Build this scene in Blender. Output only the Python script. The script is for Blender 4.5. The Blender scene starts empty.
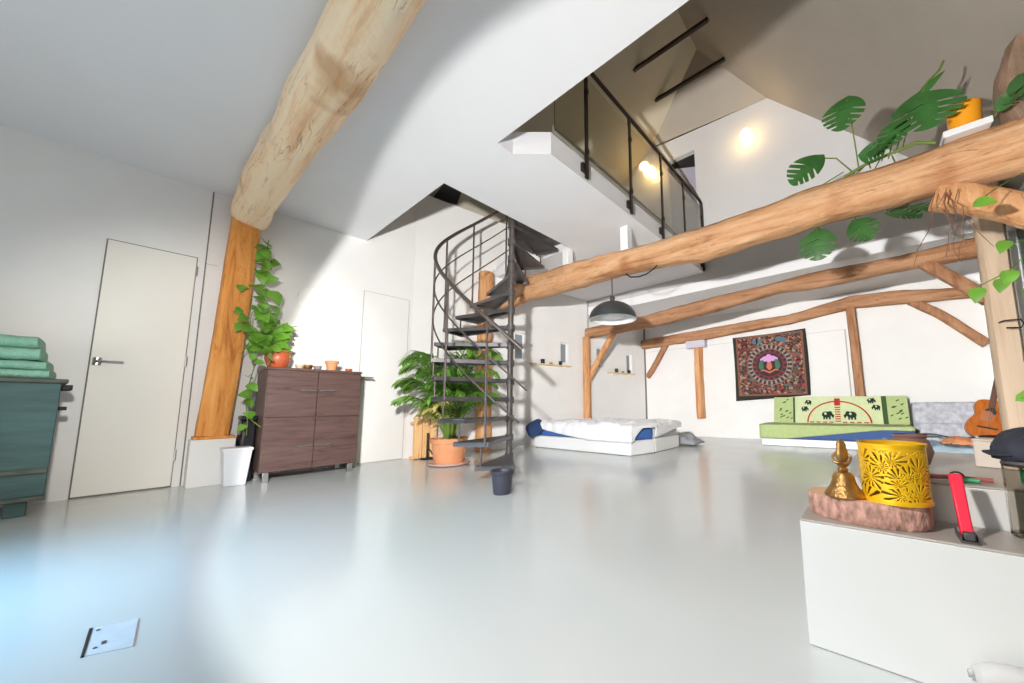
import bpy, math, random
from mathutils import Vector, Matrix, noise
S = bpy.context.scene
COL = S.collection
R = random.Random(7)
PI = math.pi
rad = math.radians

# ---------------------------------------------------------------- materials
def new_mat(name):
    m = bpy.data.materials.new(name); m.use_nodes = True
    nt = m.node_tree; b = nt.nodes['Principled BSDF']
    return m, nt, b
def lin(c):
    return tuple(((x/255)/12.92 if x/255 <= .04045 else ((x/255+.055)/1.055)**2.4) for x in c)
def mat(name, rgb, rough=.5, metal=0, var=.0, vscale=6, bump=0, bscale=40, spec=.5, stretch=(1,1,1), alpha_trans=0):
    m, nt, b = new_mat(name)
    c = lin(rgb)
    b.inputs['Roughness'].default_value = rough
    b.inputs['Metallic'].default_value = metal
    b.inputs['Specular IOR Level'].default_value = spec
    b.inputs['Base Color'].default_value = (*c, 1)
    if alpha_trans: b.inputs['Transmission Weight'].default_value = alpha_trans
    tc = mp = None
    if var or bump:
        tc = nt.nodes.new('ShaderNodeTexCoord'); mp = nt.nodes.new('ShaderNodeMapping')
        mp.inputs['Scale'].default_value = stretch
        nt.links.new(tc.outputs['Object'], mp.inputs['Vector'])
    if var:
        n = nt.nodes.new('ShaderNodeTexNoise'); n.inputs['Scale'].default_value = vscale; n.inputs['Detail'].default_value = 5
        r = nt.nodes.new('ShaderNodeValToRGB')
        r.color_ramp.elements[0].position = .3; r.color_ramp.elements[1].position = .7
        r.color_ramp.elements[0].color = (*[max(0, x*(1-var)) for x in c], 1)
        r.color_ramp.elements[1].color = (*[min(1, x*(1+var)) for x in c], 1)
        nt.links.new(mp.outputs[0], n.inputs['Vector']); nt.links.new(n.outputs['Fac'], r.inputs[0]); nt.links.new(r.outputs[0], b.inputs['Base Color'])
    if bump:
        n2 = nt.nodes.new('ShaderNodeTexNoise'); n2.inputs['Scale'].default_value = bscale; n2.inputs['Detail'].default_value = 4
        bp = nt.nodes.new('ShaderNodeBump'); bp.inputs['Strength'].default_value = bump; bp.inputs['Distance'].default_value = .01
        nt.links.new(mp.outputs[0], n2.inputs['Vector']); nt.links.new(n2.outputs['Fac'], bp.inputs['Height']); nt.links.new(bp.outputs[0], b.inputs['Normal'])
    return m
def wood(name, dark, mid, light, axis='x', scale=1.0, rough=.65, knots=True, bump=.5):
    m, nt, b = new_mat(name)
    b.inputs['Roughness'].default_value = rough; b.inputs['Specular IOR Level'].default_value = .3
    tc = nt.nodes.new('ShaderNodeTexCoord'); mp = nt.nodes.new('ShaderNodeMapping')
    s = {'x': (.9, 9, 9), 'y': (9, .9, 9), 'z': (9, 9, .9)}[axis]
    mp.inputs['Scale'].default_value = tuple(v*scale for v in s)
    nt.links.new(tc.outputs['Object'], mp.inputs['Vector'])
    n = nt.nodes.new('ShaderNodeTexNoise'); n.inputs['Scale'].default_value = 1.6; n.inputs['Detail'].default_value = 8; n.inputs['Roughness'].default_value = .62; n.inputs['Distortion'].default_value = .6
    nt.links.new(mp.outputs[0], n.inputs['Vector'])
    r = nt.nodes.new('ShaderNodeValToRGB'); cr = r.color_ramp
    cr.elements[0].position = .28; cr.elements[0].color = (*lin(dark), 1)
    cr.elements[1].position = .72; cr.elements[1].color = (*lin(light), 1)
    e = cr.elements.new(.45); e.color = (*lin(mid), 1)
    nt.links.new(n.outputs['Fac'], r.inputs[0])
    out = r.outputs[0]
    if knots:
        v = nt.nodes.new('ShaderNodeTexNoise'); v.inputs['Scale'].default_value = 2.2; v.inputs['Detail'].default_value = 3
        nt.links.new(tc.outputs['Object'], v.inputs['Vector'])
        r2 = nt.nodes.new('ShaderNodeValToRGB'); r2.color_ramp.elements[0].position = .60; r2.color_ramp.elements[1].position = .74
        r2.color_ramp.elements[0].color = (1, 1, 1, 1); r2.color_ramp.elements[1].color = (.62, .45, .33, 1)
        nt.links.new(v.outputs['Fac'], r2.inputs[0])
        mx = nt.nodes.new('ShaderNodeMix'); mx.data_type = 'RGBA'; mx.blend_type = 'MULTIPLY'; mx.inputs[0].default_value = .8
        nt.links.new(out, mx.inputs[6]); nt.links.new(r2.outputs[0], mx.inputs[7]); out = mx.outputs[2]
    hgt = n.outputs['Fac']
    if knots:
        # long drying cracks along the grain
        mp2 = nt.nodes.new('ShaderNodeMapping'); mp2.inputs['Scale'].default_value = {'x': (1.1, 13, 13), 'y': (13, 1.1, 13), 'z': (13, 13, 1.1)}[axis]
        nt.links.new(tc.outputs['Object'], mp2.inputs['Vector'])
        c = nt.nodes.new('ShaderNodeTexNoise'); c.inputs['Scale'].default_value = 1.0; c.inputs['Detail'].default_value = 6; c.inputs['Distortion'].default_value = .9
        nt.links.new(mp2.outputs[0], c.inputs['Vector'])
        r3 = nt.nodes.new('ShaderNodeValToRGB'); e3 = r3.color_ramp.elements
        e3[0].position = .485; e3[0].color = (1, 1, 1, 1); e3[1].position = .515; e3[1].color = (1, 1, 1, 1)
        m3 = e3.new(.5); m3.color = (.42, .30, .22, 1)
        nt.links.new(c.outputs['Fac'], r3.inputs[0])
        # only in places
        g = nt.nodes.new('ShaderNodeTexNoise'); g.inputs['Scale'].default_value = 3.1
        nt.links.new(tc.outputs['Object'], g.inputs['Vector'])
        gr = nt.nodes.new('ShaderNodeMapRange'); gr.inputs[1].default_value = .45; gr.inputs[2].default_value = .62; gr.inputs[3].default_value = 0; gr.inputs[4].default_value = .75
        nt.links.new(g.outputs['Fac'], gr.inputs[0])
        mx2 = nt.nodes.new('ShaderNodeMix'); mx2.data_type = 'RGBA'; mx2.blend_type = 'MULTIPLY'
        nt.links.new(gr.outputs[0], mx2.inputs[0]); nt.links.new(out, mx2.inputs[6]); nt.links.new(r3.outputs[0], mx2.inputs[7]); out = mx2.outputs[2]
        f2 = nt.nodes.new('ShaderNodeTexNoise'); f2.inputs['Scale'].default_value = 22; f2.inputs['Detail'].default_value = 5
        nt.links.new(tc.outputs['Object'], f2.inputs['Vector'])
        ad = nt.nodes.new('ShaderNodeMath'); ad.operation = 'ADD'; nt.links.new(n.outputs['Fac'], ad.inputs[0]); nt.links.new(f2.outputs['Fac'], ad.inputs[1]); hgt = ad.outputs[0]
    nt.links.new(out, b.inputs['Base Color'])
    bp = nt.nodes.new('ShaderNodeBump'); bp.inputs['Strength'].default_value = bump; bp.inputs['Distance'].default_value = .014
    nt.links.new(hgt, bp.inputs['Height']); nt.links.new(bp.outputs[0], b.inputs['Normal'])
    return m
def emis(name, rgb, strength):
    m, nt, b = new_mat(name)
    b.inputs['Base Color'].default_value = (*lin(rgb), 1)
    b.inputs['Emission Color'].default_value = (*lin(rgb), 1); b.inputs['Emission Strength'].default_value = strength
    return m

M = dict(
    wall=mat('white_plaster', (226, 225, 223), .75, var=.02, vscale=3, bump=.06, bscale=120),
    ceil=mat('white_ceiling_paint', (229, 229, 231), .8, var=.015, vscale=2),
    roof=mat('dimmed_white_roof', (152, 144, 134), .85, var=.03, vscale=3),  # white roof with the dim light up there put into its colour
    loft=mat('dimmed_loft_plaster', (196, 194, 194), .8, var=.02, vscale=3),  # upper wall greyed in its colour to stand in for weaker light
    weather=mat('weathered_timber', (138, 112, 92), .85, var=.2, vscale=6, bump=.6, stretch=(4, 4, .6)),
    crate=wood('crate_board_grain', (206, 146, 92), (236, 184, 126), (246, 206, 156), 'z', 1.2),
    seam=mat('dark_joint', (176, 174, 170), .8),
    gap=mat('door_gap_shadowline', (112, 108, 102), .8),
    door=mat('cream_door_paint', (229, 226, 218), .55, var=.015, vscale=3),
    lilac=mat('lilac_door_paint', (158, 156, 172), .6),
    black=mat('matt_black', (24, 24, 26), .55),
    chrome=mat('brushed_steel', (190, 190, 190), .28, 1),
    steel=mat('dark_raw_steel', (118, 108, 104), .42, .75, var=.12, vscale=12, bump=.1, bscale=90),
    tread=mat('dark_steel_tread', (100, 97, 98), .42, .5, var=.12, vscale=8),
    darkrail=mat('dark_brown_metal', (50, 43, 40), .42, .5),
    oak_x=wood('oak_beam_grain', (156, 108, 72), (206, 154, 110), (230, 188, 148), 'x', bump=.9),
    oak_z=wood('oak_post_grain', (146, 94, 58), (204, 146, 98), (226, 178, 132), 'z', bump=.8),
    honey_x=wood('honey_log_grain', (232, 178, 130), (253, 222, 182), (255, 238, 212), 'x', .7, bump=.9),
    honey_z=wood('honey_post_grain', (128, 70, 28), (216, 140, 66), (240, 176, 100), 'z', .8, bump=.9),
    brown_x=wood('brown_beam_grain', (118, 80, 54), (168, 122, 88), (194, 150, 114), 'x', bump=.9),
    brown_z=wood('brown_post_grain', (112, 72, 48), (158, 112, 80), (182, 136, 102), 'z', bump=.9),
    pale_z=wood('pale_post_grain', (186, 160, 132), (206, 182, 156), (216, 194, 170), 'z', .5, knots=False, bump=.15),
    shelf=wood('pine_shelf_grain', (190, 150, 100), (222, 190, 140), (234, 208, 164), 'y', 2, knots=False, bump=.1),
    white=mat('white_satin', (236, 236, 236), .4),
    whiteplastic=mat('white_plastic', (226, 229, 234), .35),
    taupe=mat('taupe_step_top', (172, 164, 156), .35, var=.04, vscale=5),
    blockwhite=mat('white_step_paint', (212, 211, 207), .5, var=.01),
    terra=mat('terracotta', (228, 156, 110), .8, var=.08, vscale=9),
    terra_red=mat('glazed_terracotta', (196, 98, 62), .35, var=.12, vscale=10),
    saucer=mat('pale_terracotta', (208, 168, 150), .7, var=.05),
    soil=mat('potting_soil', (52, 40, 30), .95, bump=.6),
    leaf=mat('bright_green_leaf', (108, 158, 54), .4, var=.3, vscale=7),
    leafdark=mat('deep_green_leaf', (58, 104, 50), .35, var=.25, vscale=8),
    palm=mat('palm_green_leaf', (124, 176, 66), .4, var=.4, vscale=5),
    palmdry=mat('yellowed_palm_leaf', (220, 202, 122), .6, var=.2, vscale=6),
    stem=mat('green_stem', (106, 128, 52), .6, var=.15),
    root=mat('brown_root', (128, 88, 66), .8),
    mustard=mat('orange_glaze', (240, 158, 28), .4),
    tub=mat('black_nursery_plastic', (62, 62, 74), .45),
    wenge=wood('wenge_veneer', (66, 48, 46), (90, 68, 64), (104, 82, 76), 'y', 2.2, rough=.35, knots=False, bump=.05),
    wenge_side=mat('wenge_side_panel', (98, 78, 72), .45, var=.05),
    chest=mat('worn_teal_paint', (70, 98, 96), .7, var=.18, vscale=9, bump=.3, bscale=30, stretch=(1, .4, 3)),
    chestwood=mat('worn_chest_edge', (88, 94, 84), .75, var=.25, vscale=14),
    iron=mat('old_iron', (38, 36, 34), .6, .4),
    towel=mat('seafoam_terry', (138, 186, 164), .95, var=.12, vscale=14, bump=.9, bscale=70),
    sheetblue=mat('blue_sheet', (62, 106, 176), .85, var=.06, bump=.2, bscale=20),
    navy=mat('navy_fabric', (40, 62, 104), .9, var=.1),
    duvet=mat('white_bedding', (240, 240, 243), .9, bump=.4, bscale=14),
    greyfab=mat('grey_blanket', (150, 152, 158), .9, var=.15, vscale=8),
    green=mat('lime_throw', (176, 192, 132), .9, var=.06, vscale=20, bump=.3, bscale=150),
    greenpale=mat('pale_lime_throw', (202, 212, 166), .9, var=.05, vscale=20, bump=.3, bscale=150),
    darkgreen=mat('dark_green_print', (62, 84, 48), .9),
    printblack=mat('black_print', (28, 44, 34), .9),
    printred=mat('red_print', (176, 44, 34), .9),
    sofablue=mat('denim_sheet', (66, 92, 142), .9, var=.05),
    speck=mat('speckled_grey_throw', (184, 186, 194), .9, var=.28, vscale=16, bump=.3),
    skyblue=mat('pale_blue_sheet', (160, 182, 198), .9, var=.12, vscale=7, bump=.4, bscale=14),
    mauve=mat('mauve_fabric', (138, 132, 150), .9, var=.1),
    orange=mat('orange_tissue', (224, 150, 102), .85, var=.15, vscale=20),
    beige=mat('beige_card', (206, 192, 176), .7),
    guitar=wood('guitar_top', (150, 76, 24), (182, 98, 34), (196, 114, 46), 'z', 3, rough=.25, knots=False, bump=.03),
    guitarneck=mat('rosewood_neck', (92, 58, 40), .5),
    pickguard=mat('tan_pickguard', (172, 106, 66), .35),
    brass=mat('antique_brass', (164, 124, 72), .4, .8, var=.35, vscale=30, bump=.5, bscale=60),
    gold=mat('gold_leaf_metal', (252, 196, 24), .35, .35),
    goldin=mat('pale_gold_inner', (150, 116, 40), .5, .3),
    barkm=mat('rough_bark', (184, 140, 124), .95, var=.5, vscale=60, bump=1.0, bscale=50, stretch=(1, 1, .5)),
    cutwood=mat('sawn_wood_face', (226, 184, 142), .7, var=.1, vscale=10),
    redp=mat('red_plastic', (236, 36, 66), .4),
    greyplas=mat('dark_grey_metal', (86, 82, 82), .45, .3),
    capnavy=mat('midnight_cloth', (44, 46, 58), .8, var=.2, vscale=10),
    glass=mat('clear_glass', (240, 244, 244), .03, alpha_trans=1),
    smoke=mat('smoky_glass', (226, 223, 216), .05, alpha_trans=1),
    greencap=mat('green_plastic', (32, 150, 96), .4),
    copper=mat('copper_red_stick', (190, 92, 66), .5),
    lampgrey=mat('charcoal_shade', (66, 70, 72), .4, .2),
    lampwhite=mat('white_shade_lining', (240, 240, 240), .5),
    panegrey=mat('grey_window_pane', (136, 142, 152), .25),
    darkpane=mat('dark_skylight_pane', (46, 46, 48), .3),
    teal=mat('dark_teal_pane', (70, 92, 92), .15),
    brownpot=mat('brown_clay', (130, 94, 80), .6),
    palegreen=mat('pale_green_panel', (168, 182, 164), .6),
    greytop=mat('grey_stone_top', (128, 122, 118), .4),
    fleece=mat('off_white_fleece', (214, 212, 210), .95, var=.1, vscale=6, bump=.4, bscale=20),
    hatch=mat('painted_steel_plate', (214, 220, 226), .45, var=.06, vscale=20),
    bulb=emis('warm_bulb', (255, 226, 150), 14),
    glow=emis('warm_wall_lamp', (255, 214, 130), 9),
    nav=mat('navy_cloth', (34, 58, 98), .9),
)
M['smoke'].node_tree.nodes['Principled BSDF'].inputs['IOR'].default_value = 1.12
# polished resin floor
def floor_mat():
    m, nt, b = new_mat('grey_resin_floor')
    tc = nt.nodes.new('ShaderNodeTexCoord'); n = nt.nodes.new('ShaderNodeTexNoise'); n.inputs['Scale'].default_value = 1.1; n.inputs['Detail'].default_value = 4
    nt.links.new(tc.outputs['Object'], n.inputs['Vector'])
    r = nt.nodes.new('ShaderNodeValToRGB'); r.color_ramp.elements[0].color = (*lin((202, 206, 204)), 1); r.color_ramp.elements[1].color = (*lin((211, 214, 212)), 1)
    nt.links.new(n.outputs['Fac'], r.inputs[0]); nt.links.new(r.outputs[0], b.inputs['Base Color'])
    r2 = nt.nodes.new('ShaderNodeMapRange'); r2.inputs[3].default_value = .12; r2.inputs[4].default_value = .24
    nt.links.new(n.outputs['Fac'], r2.inputs[0]); nt.links.new(r2.outputs[0], b.inputs['Roughness'])
    b.inputs['Specular IOR Level'].default_value = .6
    return m
M['floor'] = floor_mat()

# ---------------------------------------------------------------- mesh builder
class MB:
    def __init__(s): s.v = []; s.f = []; s.mi = []
    def add(s, verts, faces, mi=0):
        o = len(s.v); s.v += [Vector(p) for p in verts]
        s.f += [tuple(i+o for i in f) for f in faces]; s.mi += [mi]*len(faces); return s
    def box(s, x0, x1, y0, y1, z0, z1, mi=0, top=None):
        v = [(x0, y0, z0), (x1, y0, z0), (x1, y1, z0), (x0, y1, z0), (x0, y0, z1), (x1, y0, z1), (x1, y1, z1), (x0, y1, z1)]
        return s.add(v, [(3, 2, 1, 0), (4, 5, 6, 7), (0, 1, 5, 4), (1, 2, 6, 5), (2, 3, 7, 6), (3, 0, 4, 7)], mi)
    def hexa(s, v, mi=0):
        return s.add(v, [(3, 2, 1, 0), (4, 5, 6, 7), (0, 1, 5, 4), (1, 2, 6, 5), (2, 3, 7, 6), (3, 0, 4, 7)], mi)
    def prism(s, poly, z0, z1, mi=0):
        n = len(poly)
        v = [(p[0], p[1], z0) for p in poly] + [(p[0], p[1], z1) for p in poly]
        return s.add(v, [tuple(range(n-1, -1, -1)), tuple(range(n, 2*n))] + [(i, (i+1) % n, n+(i+1) % n, n+i) for i in range(n)], mi)
    def sweep(s, pts, sect, closed_ends=True, mi=0, up=(0, 0, 1)):
        # pts: centre points; sect(i, n)-> list of (a,b) offsets in (side, up) frame
        pts = [Vector(p) for p in pts]; n = len(pts); rings = []; up = Vector(up)
        for i, p in enumerate(pts):
            t = (pts[min(i+1, n-1)]-pts[max(i-1, 0)]).normalized()
            u = up
            if abs(t.dot(u)) > .95: u = Vector((0, 1, 0)) if abs(t.y) < .9 else Vector((1, 0, 0))
            a = t.cross(u).normalized(); b = a.cross(t).normalized()
            rings.append([p+a*q[0]+b*q[1] for q in sect(i)])
        k = len(rings[0]); o = len(s.v)
        for r in rings: s.v += r
        fs = []
        for i in range(n-1):
            for j in range(k):
                fs.append((o+i*k+j, o+i*k+(j+1) % k, o+(i+1)*k+(j+1) % k, o+(i+1)*k+j))
        if closed_ends:
            fs.append(tuple(o+j for j in range(k-1, -1, -1))); fs.append(tuple(o+(n-1)*k+j for j in range(k)))
        s.f += fs; s.mi += [mi]*len(fs); return s
    def tube(s, pts, r, n=8, mi=0):
        rr = r if isinstance(r, (list, tuple)) else [r]*len(pts)
        return s.sweep(pts, lambda i: [(rr[i]*math.cos(2*PI*j/n), rr[i]*math.sin(2*PI*j/n)) for j in range(n)], True, mi)
    def lathe(s, prof, c=(0, 0, 0), n=24, mi=0, cap=True, ripple=None):
        o = len(s.v); c = Vector(c)
        for k, (r, z) in enumerate(prof):
            for j in range(n):
                a = 2*PI*j/n; q = r*(ripple(a) if ripple else 1)
                s.v.append(c+Vector((q*math.cos(a), q*math.sin(a), z)))
        fs = []
        for k in range(len(prof)-1):
            for j in range(n):
                fs.append((o+k*n+j, o+k*n+(j+1) % n, o+(k+1)*n+(j+1) % n, o+(k+1)*n+j))
        if cap:
            fs.append(tuple(o+j for j in range(n-1, -1, -1))); fs.append(tuple(o+(len(prof)-1)*n+j for j in range(n)))
        s.f += fs; s.mi += [mi]*len(fs); return s
    def grid(s, fn, nu, nv, mi=None, thick=None):
        o = len(s.v)
        for i in range(nu+1):
            for j in range(nv+1): s.v.append(Vector(fn(i/nu, j/nv)))
        for i in range(nu):
            for j in range(nv):
                a = o+i*(nv+1)+j
                s.f.append((a, a+nv+1, a+nv+2, a+1)); s.mi.append(mi(i/nu+.5/nu, j/nv+.5/nv) if callable(mi) else (mi or 0))
        return s
    def build(s, name, mats, parent=None, loc=None, rotz=0, smooth=35, bevel=0, seg=2, solid=0, subsurf=0):
        me = bpy.data.meshes.new(name)
        base = Vector(loc) if loc is not None else Vector((0, 0, 0))
        me.from_pydata([v-base for v in s.v], [], s.f)
        for m in (mats if isinstance(mats, (list, tuple)) else [mats]): me.materials.append(m)
        me.polygons.foreach_set('material_index', s.mi)
        if smooth:
            me.polygons.foreach_set('use_smooth', [True]*len(me.polygons)); me.set_sharp_from_angle(angle=rad(smooth))
        me.update()
        o = bpy.data.objects.new(name, me); COL.objects.link(o)
        if loc is not None: o.location = base
        if parent:
            o.parent = parent
            o.location = base
        o.rotation_euler.z = rotz
        if solid:
            d = o.modifiers.new('solid', 'SOLIDIFY'); d.thickness = solid; d.offset = 0
        if bevel:
            d = o.modifiers.new('bevel', 'BEVEL'); d.width = bevel; d.segments = seg; d.limit_method = 'ANGLE'; d.angle_limit = rad(40)
        if subsurf:
            d = o.modifiers.new('sub', 'SUBSURF'); d.levels = subsurf; d.render_levels = subsurf
        return o
def tag(o, label, cat, group=None):
    o['label'] = label; o['category'] = cat
    if group: o['group'] = group
    return o
def thing(name, label, cat, loc, rotz=0, group=None):
    o = bpy.data.objects.new(name, None); COL.objects.link(o); o.empty_display_size = .1
    o.location = loc; o.rotation_euler.z = rotz
    return tag(o, label, cat, group)
def struct(o):
    o['kind'] = 'structure'; return o
def dup(root, loc=None, rotz=None, label=None):
    r = root.copy(); COL.objects.link(r)
    if loc is not None: r.location = loc
    if rotz is not None: r.rotation_euler.z = rotz
    if label: r['label'] = label
    for ch in list(root.children):
        c = ch.copy(); COL.objects.link(c); c.parent = r
        for g in list(ch.children):
            d = g.copy(); COL.objects.link(d); d.parent = c
    return r
def nz(p, s=1.0): return noise.noise(Vector(p)*s)

# ---------------------------------------------------------------- room shell
XW = -4.78; ZC = 2.74; ZT = 2.94; YB = 7.2
def obl(y): return -5.123+.156*y            # the turned wall behind the beds
struct(MB().box(-5.4, 2.2, -3.2, 7.6, -.12, 0).build('floor', M['floor']))
struct(MB().box(XW-.2, XW, -3.2, 2.22, 0, 3.7).build('wall_left', M['wall']))
# turned wall with four small window niches
NICHE = [(3.80, 4.00, 1.43, 1.88), (4.75, 4.94, 1.44, 1.82), (5.66, 5.84, 1.41, 1.83), (6.56, 6.75, 1.355, 1.77)]
mb = MB(); y = 2.22
def ow(y0, y1, z0, z1, d=.2):
    if z1 == 2.9: z1 = 3.70
    mb.hexa([(obl(y0)-d, y0, z0), (obl(y0), y0, z0), (obl(y1), y1, z0), (obl(y1)-d, y1, z0), (obl(y0)-d, y0, z1), (obl(y0), y0, z1), (obl(y1), y1, z1), (obl(y1)-d, y1, z1)])
for a, b, z0, z1 in NICHE:
    ow(y, a, 0, 2.9); ow(a, b, 0, z0); ow(a, b, z1, 2.9); y = b
ow(y, 7.3, 0, 2.9)
struct(mb.build('wall_rear_left', M['wall']))
for k, (a, b, z0, z1) in enumerate(NICHE):
    fr = MB(); d = .045
    for (p, q, u, w) in ((a, b, z0, z0+.02), (a, b, z1-.02, z1), (a, a+.02, z0, z1), (b-.02, b, z0, z1)):
        fr.hexa([(obl(p)-d-.03, p, u), (obl(p)-d, p, u), (obl(q)-d, q, u), (obl(q)-d-.03, q, u), (obl(p)-d-.03, p, w), (obl(p)-d, p, w), (obl(q)-d, q, w), (obl(q)-d-.03, q, w)])
    f = struct(fr.build('window_%d' % (k+1), M['white']))
    pn = MB(); pn.hexa([(obl(a)-d-.025, a, z0), (obl(a)-d-.015, a, z0), (obl(b)-d-.015, b, z0), (obl(b)-d-.025, b, z0), (obl(a)-d-.025, a, z1), (obl(a)-d-.015, a, z1), (obl(b)-d-.015, b, z1), (obl(b)-d-.025, b, z1)])
    pn.build('pane', M['panegrey'], f)
struct(MB().box(-4.3, 1.5, YB, YB+.15, 0, 2.6).build('wall_back', M['wall']))
# right wall with one window opening
mb = MB(); WX = 1.34
mb.box(WX, WX+.2, 1.6, 4.85, 0, 3.2).box(WX, WX+.2, 5.80, 7.35, 0, 3.2).box(WX, WX+.2, 4.85, 5.80, 0, .5).box(WX, WX+.2, 4.85, 5.80, 2.75, 3.2)
struct(mb.build('wall_right', M['wall']))
f = MB()
f.box(WX-.04, WX+.08, 5.66, 5.82, .5, 2.75).box(WX-.03, WX+.08, 4.85, 4.92, .5, 2.75).box(WX-.03, WX+.08, 4.92, 5.66, .5, .58).box(WX-.03, WX+.08, 4.92, 5.66, 2.67, 2.75)
wf = struct(f.build('window_5', M['white'], bevel=.008))
MB().box(WX+.02, WX+.035, 4.92, 5.66, .58, 2.67).build('pane', M['teal'], wf)
# low ceiling in front, mezzanine slab, stair opening left free
struct(MB().box(XW-.2, 2.2, -3.2, 1.61, ZC, ZT).build('ceiling', M['ceil']))
mb = MB()
mb.prism([(-2.96, 1.61), (-2.16, 1.61), (-2.16, 1.767), (-1.917, 1.97), (-1.917, 5.5), (-2.96, 5.5)], ZC, ZT)
mb.prism([(obl(3.42)-.05, 3.42), (-2.96, 3.42), (-2.96, 5.5), (obl(5.5)-.05, 5.5)], ZC, ZT)
struct(mb.build('ceiling_mezzanine', M['ceil']))
# soffit of the alcove and the upper end wall above it
struct(MB().box(-4.6, WX+.1, 5.43, YB+.1, 2.45, 2.6).build('ceiling_alcove', M['ceil']))
RX, RZ, SL, SQ = -1.66, 6.11, 1.146, .708
def rz(x): return RZ-SL*(x-RX) if x > RX else RZ-SQ*(RX-x)
YU = 5.45
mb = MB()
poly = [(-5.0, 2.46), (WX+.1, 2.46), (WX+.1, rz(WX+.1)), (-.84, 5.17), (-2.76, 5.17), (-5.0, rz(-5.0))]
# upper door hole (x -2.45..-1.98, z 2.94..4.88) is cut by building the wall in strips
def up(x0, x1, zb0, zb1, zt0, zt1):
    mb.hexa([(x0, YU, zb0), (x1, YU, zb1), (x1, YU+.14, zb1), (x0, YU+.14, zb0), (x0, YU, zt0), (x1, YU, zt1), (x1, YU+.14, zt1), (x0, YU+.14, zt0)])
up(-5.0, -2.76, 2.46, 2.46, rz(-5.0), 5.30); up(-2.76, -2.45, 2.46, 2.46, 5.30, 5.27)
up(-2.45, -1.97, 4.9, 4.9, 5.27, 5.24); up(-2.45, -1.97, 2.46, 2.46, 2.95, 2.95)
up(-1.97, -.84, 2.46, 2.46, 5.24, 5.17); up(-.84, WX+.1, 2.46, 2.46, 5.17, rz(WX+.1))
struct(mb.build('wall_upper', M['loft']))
# door upstairs: leaf set back in the opening, dark gap above it
d3 = struct(MB().hexa([(-2.45, YU+.05, 2.95), (-1.97, YU+.05, 2.95), (-1.97, YU+.09, 2.95), (-2.45, YU+.09, 2.95), (-2.45, YU+.05, 4.78), (-1.97, YU+.05, 4.62), (-1.97, YU+.09, 4.62), (-2.45, YU+.09, 4.78)]).build('door_3', M['lilac']))
MB().box(-2.45, -1.97, YU+.10, YU+.13, 2.95, 4.9).build('dark_gap', M['black'], d3)
MB().tube([(-2.05, YU+.03, 3.95), (-2.15, YU+.03, 3.95)], .012).build('door_handle', M['chrome'], d3)
# roof: two slopes and a hip at the far end
def slab(pts, n, t=.12):
    n = Vector(n).normalized()*t; v = [Vector(p) for p in pts]; k = len(v)
    m = MB(); m.add(v+[p+n for p in v], [tuple(range(k)), tuple(range(2*k-1, k-1, -1))]+[(i, k+i, k+(i+1) % k, (i+1) % k) for i in range(k)]); return m
Y0 = .6; YA = 4.92
struct(slab([(RX, Y0, RZ), (-5.1, Y0, rz(-5.1)), (-5.1, 5.6, rz(-5.1)), (-2.76, YU, rz(-2.76)), (RX, YA, RZ)], (-SQ, 0, 1)).build('ceiling_roof_left', mat('shaded_left_slope', (182, 176, 160), .85, var=.02)))  # left slope coloured like white wall in shade
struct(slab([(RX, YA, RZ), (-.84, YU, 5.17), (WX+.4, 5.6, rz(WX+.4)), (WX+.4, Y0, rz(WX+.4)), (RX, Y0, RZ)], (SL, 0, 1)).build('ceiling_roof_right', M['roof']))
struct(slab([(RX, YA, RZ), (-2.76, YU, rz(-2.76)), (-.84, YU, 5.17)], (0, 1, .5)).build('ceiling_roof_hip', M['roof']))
struct(MB().box(-5.0, WX+.4, Y0-.12, Y0, ZT, 6.4).build('wall_loft_front', M['wall']))
# skylight in the left slope over the stairs
def onsl(x, y, d=0): return Vector((x, y, rz(x)))+Vector((SQ, 0, -1)).normalized()*d
SKY = [(-4.95, 2.50), (-4.86, 2.87), (-4.694, 2.835), (-4.696, 2.556)]
sk = MB(); a = SKY
sk.hexa([onsl(*p, .0) for p in a]+[onsl(*p, .012) for p in a])
w6 = struct(sk.build('window_6', M['darkpane']))
mb = MB()
for (x0, x1, y0, y1) in ((-4.975, -4.955, 2.42, 2.68),):
    b4 = [(x0, y0), (x0, y1), (x1, y1), (x1, y0)]; mb.hexa([onsl(*p, 0) for p in b4]+[onsl(*p, .012) for p in b4])
mb.build('frame', M['white'], w6)
# collar tie bars in the roof
for y, lab in ((4.20, 'dark brown tie bar high in the roof, the one nearer the camera'), (4.88, 'dark brown tie bar high in the roof, the one nearer the far gable')):
    tag(MB().box(-2.37, -1.25, y-.025, y+.025, 5.60, 5.65).build('roof_tie_bar', M['darkrail'], bevel=.006), lab, 'tie bar', 'tie bars across the roof')

# ---- doors on the left wall
def wall_door(n, y0, y1, z1, handle, side):
    g = .004
    o = struct(MB().box(XW, XW+.006, y0+g, y1-g, .012, z1-g).build('door_%d' % n, M['door'] if n == 1 else M['wall'], bevel=.001))
    mb = MB()
    mb.box(XW, XW+.004, y0-g, y0+g, 0, z1).box(XW, XW+.004, y1-.002, y1+.002, 0, z1).box(XW, XW+.004, y0, y1, z1-g, z1+.002).box(XW, XW+.004, y0, y1, 0, .012)
    mb.build('gap', M['gap'] if n == 1 else M['seam'], o)
    if handle:
        yh = y0+.035
        m2 = MB().tube([(XW, yh, 1.05), (XW+.05, yh, 1.05), (XW+.055, yh+.02, 1.05), (XW+.055, yh+.13, 1.047)], .009)
        m2.lathe([(.024, -.03), (.024, .03)], (XW+.004, yh, 1.05), 14)
        m2.build('door_handle', M['chrome'], o)
        for z in (1.93, 1.09, .27):
            MB().tube([(XW+.008, y1+.004, z-.045), (XW+.008, y1+.004, z+.045)], .008).build('hinge', M['chrome'], o)
    return o
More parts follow.
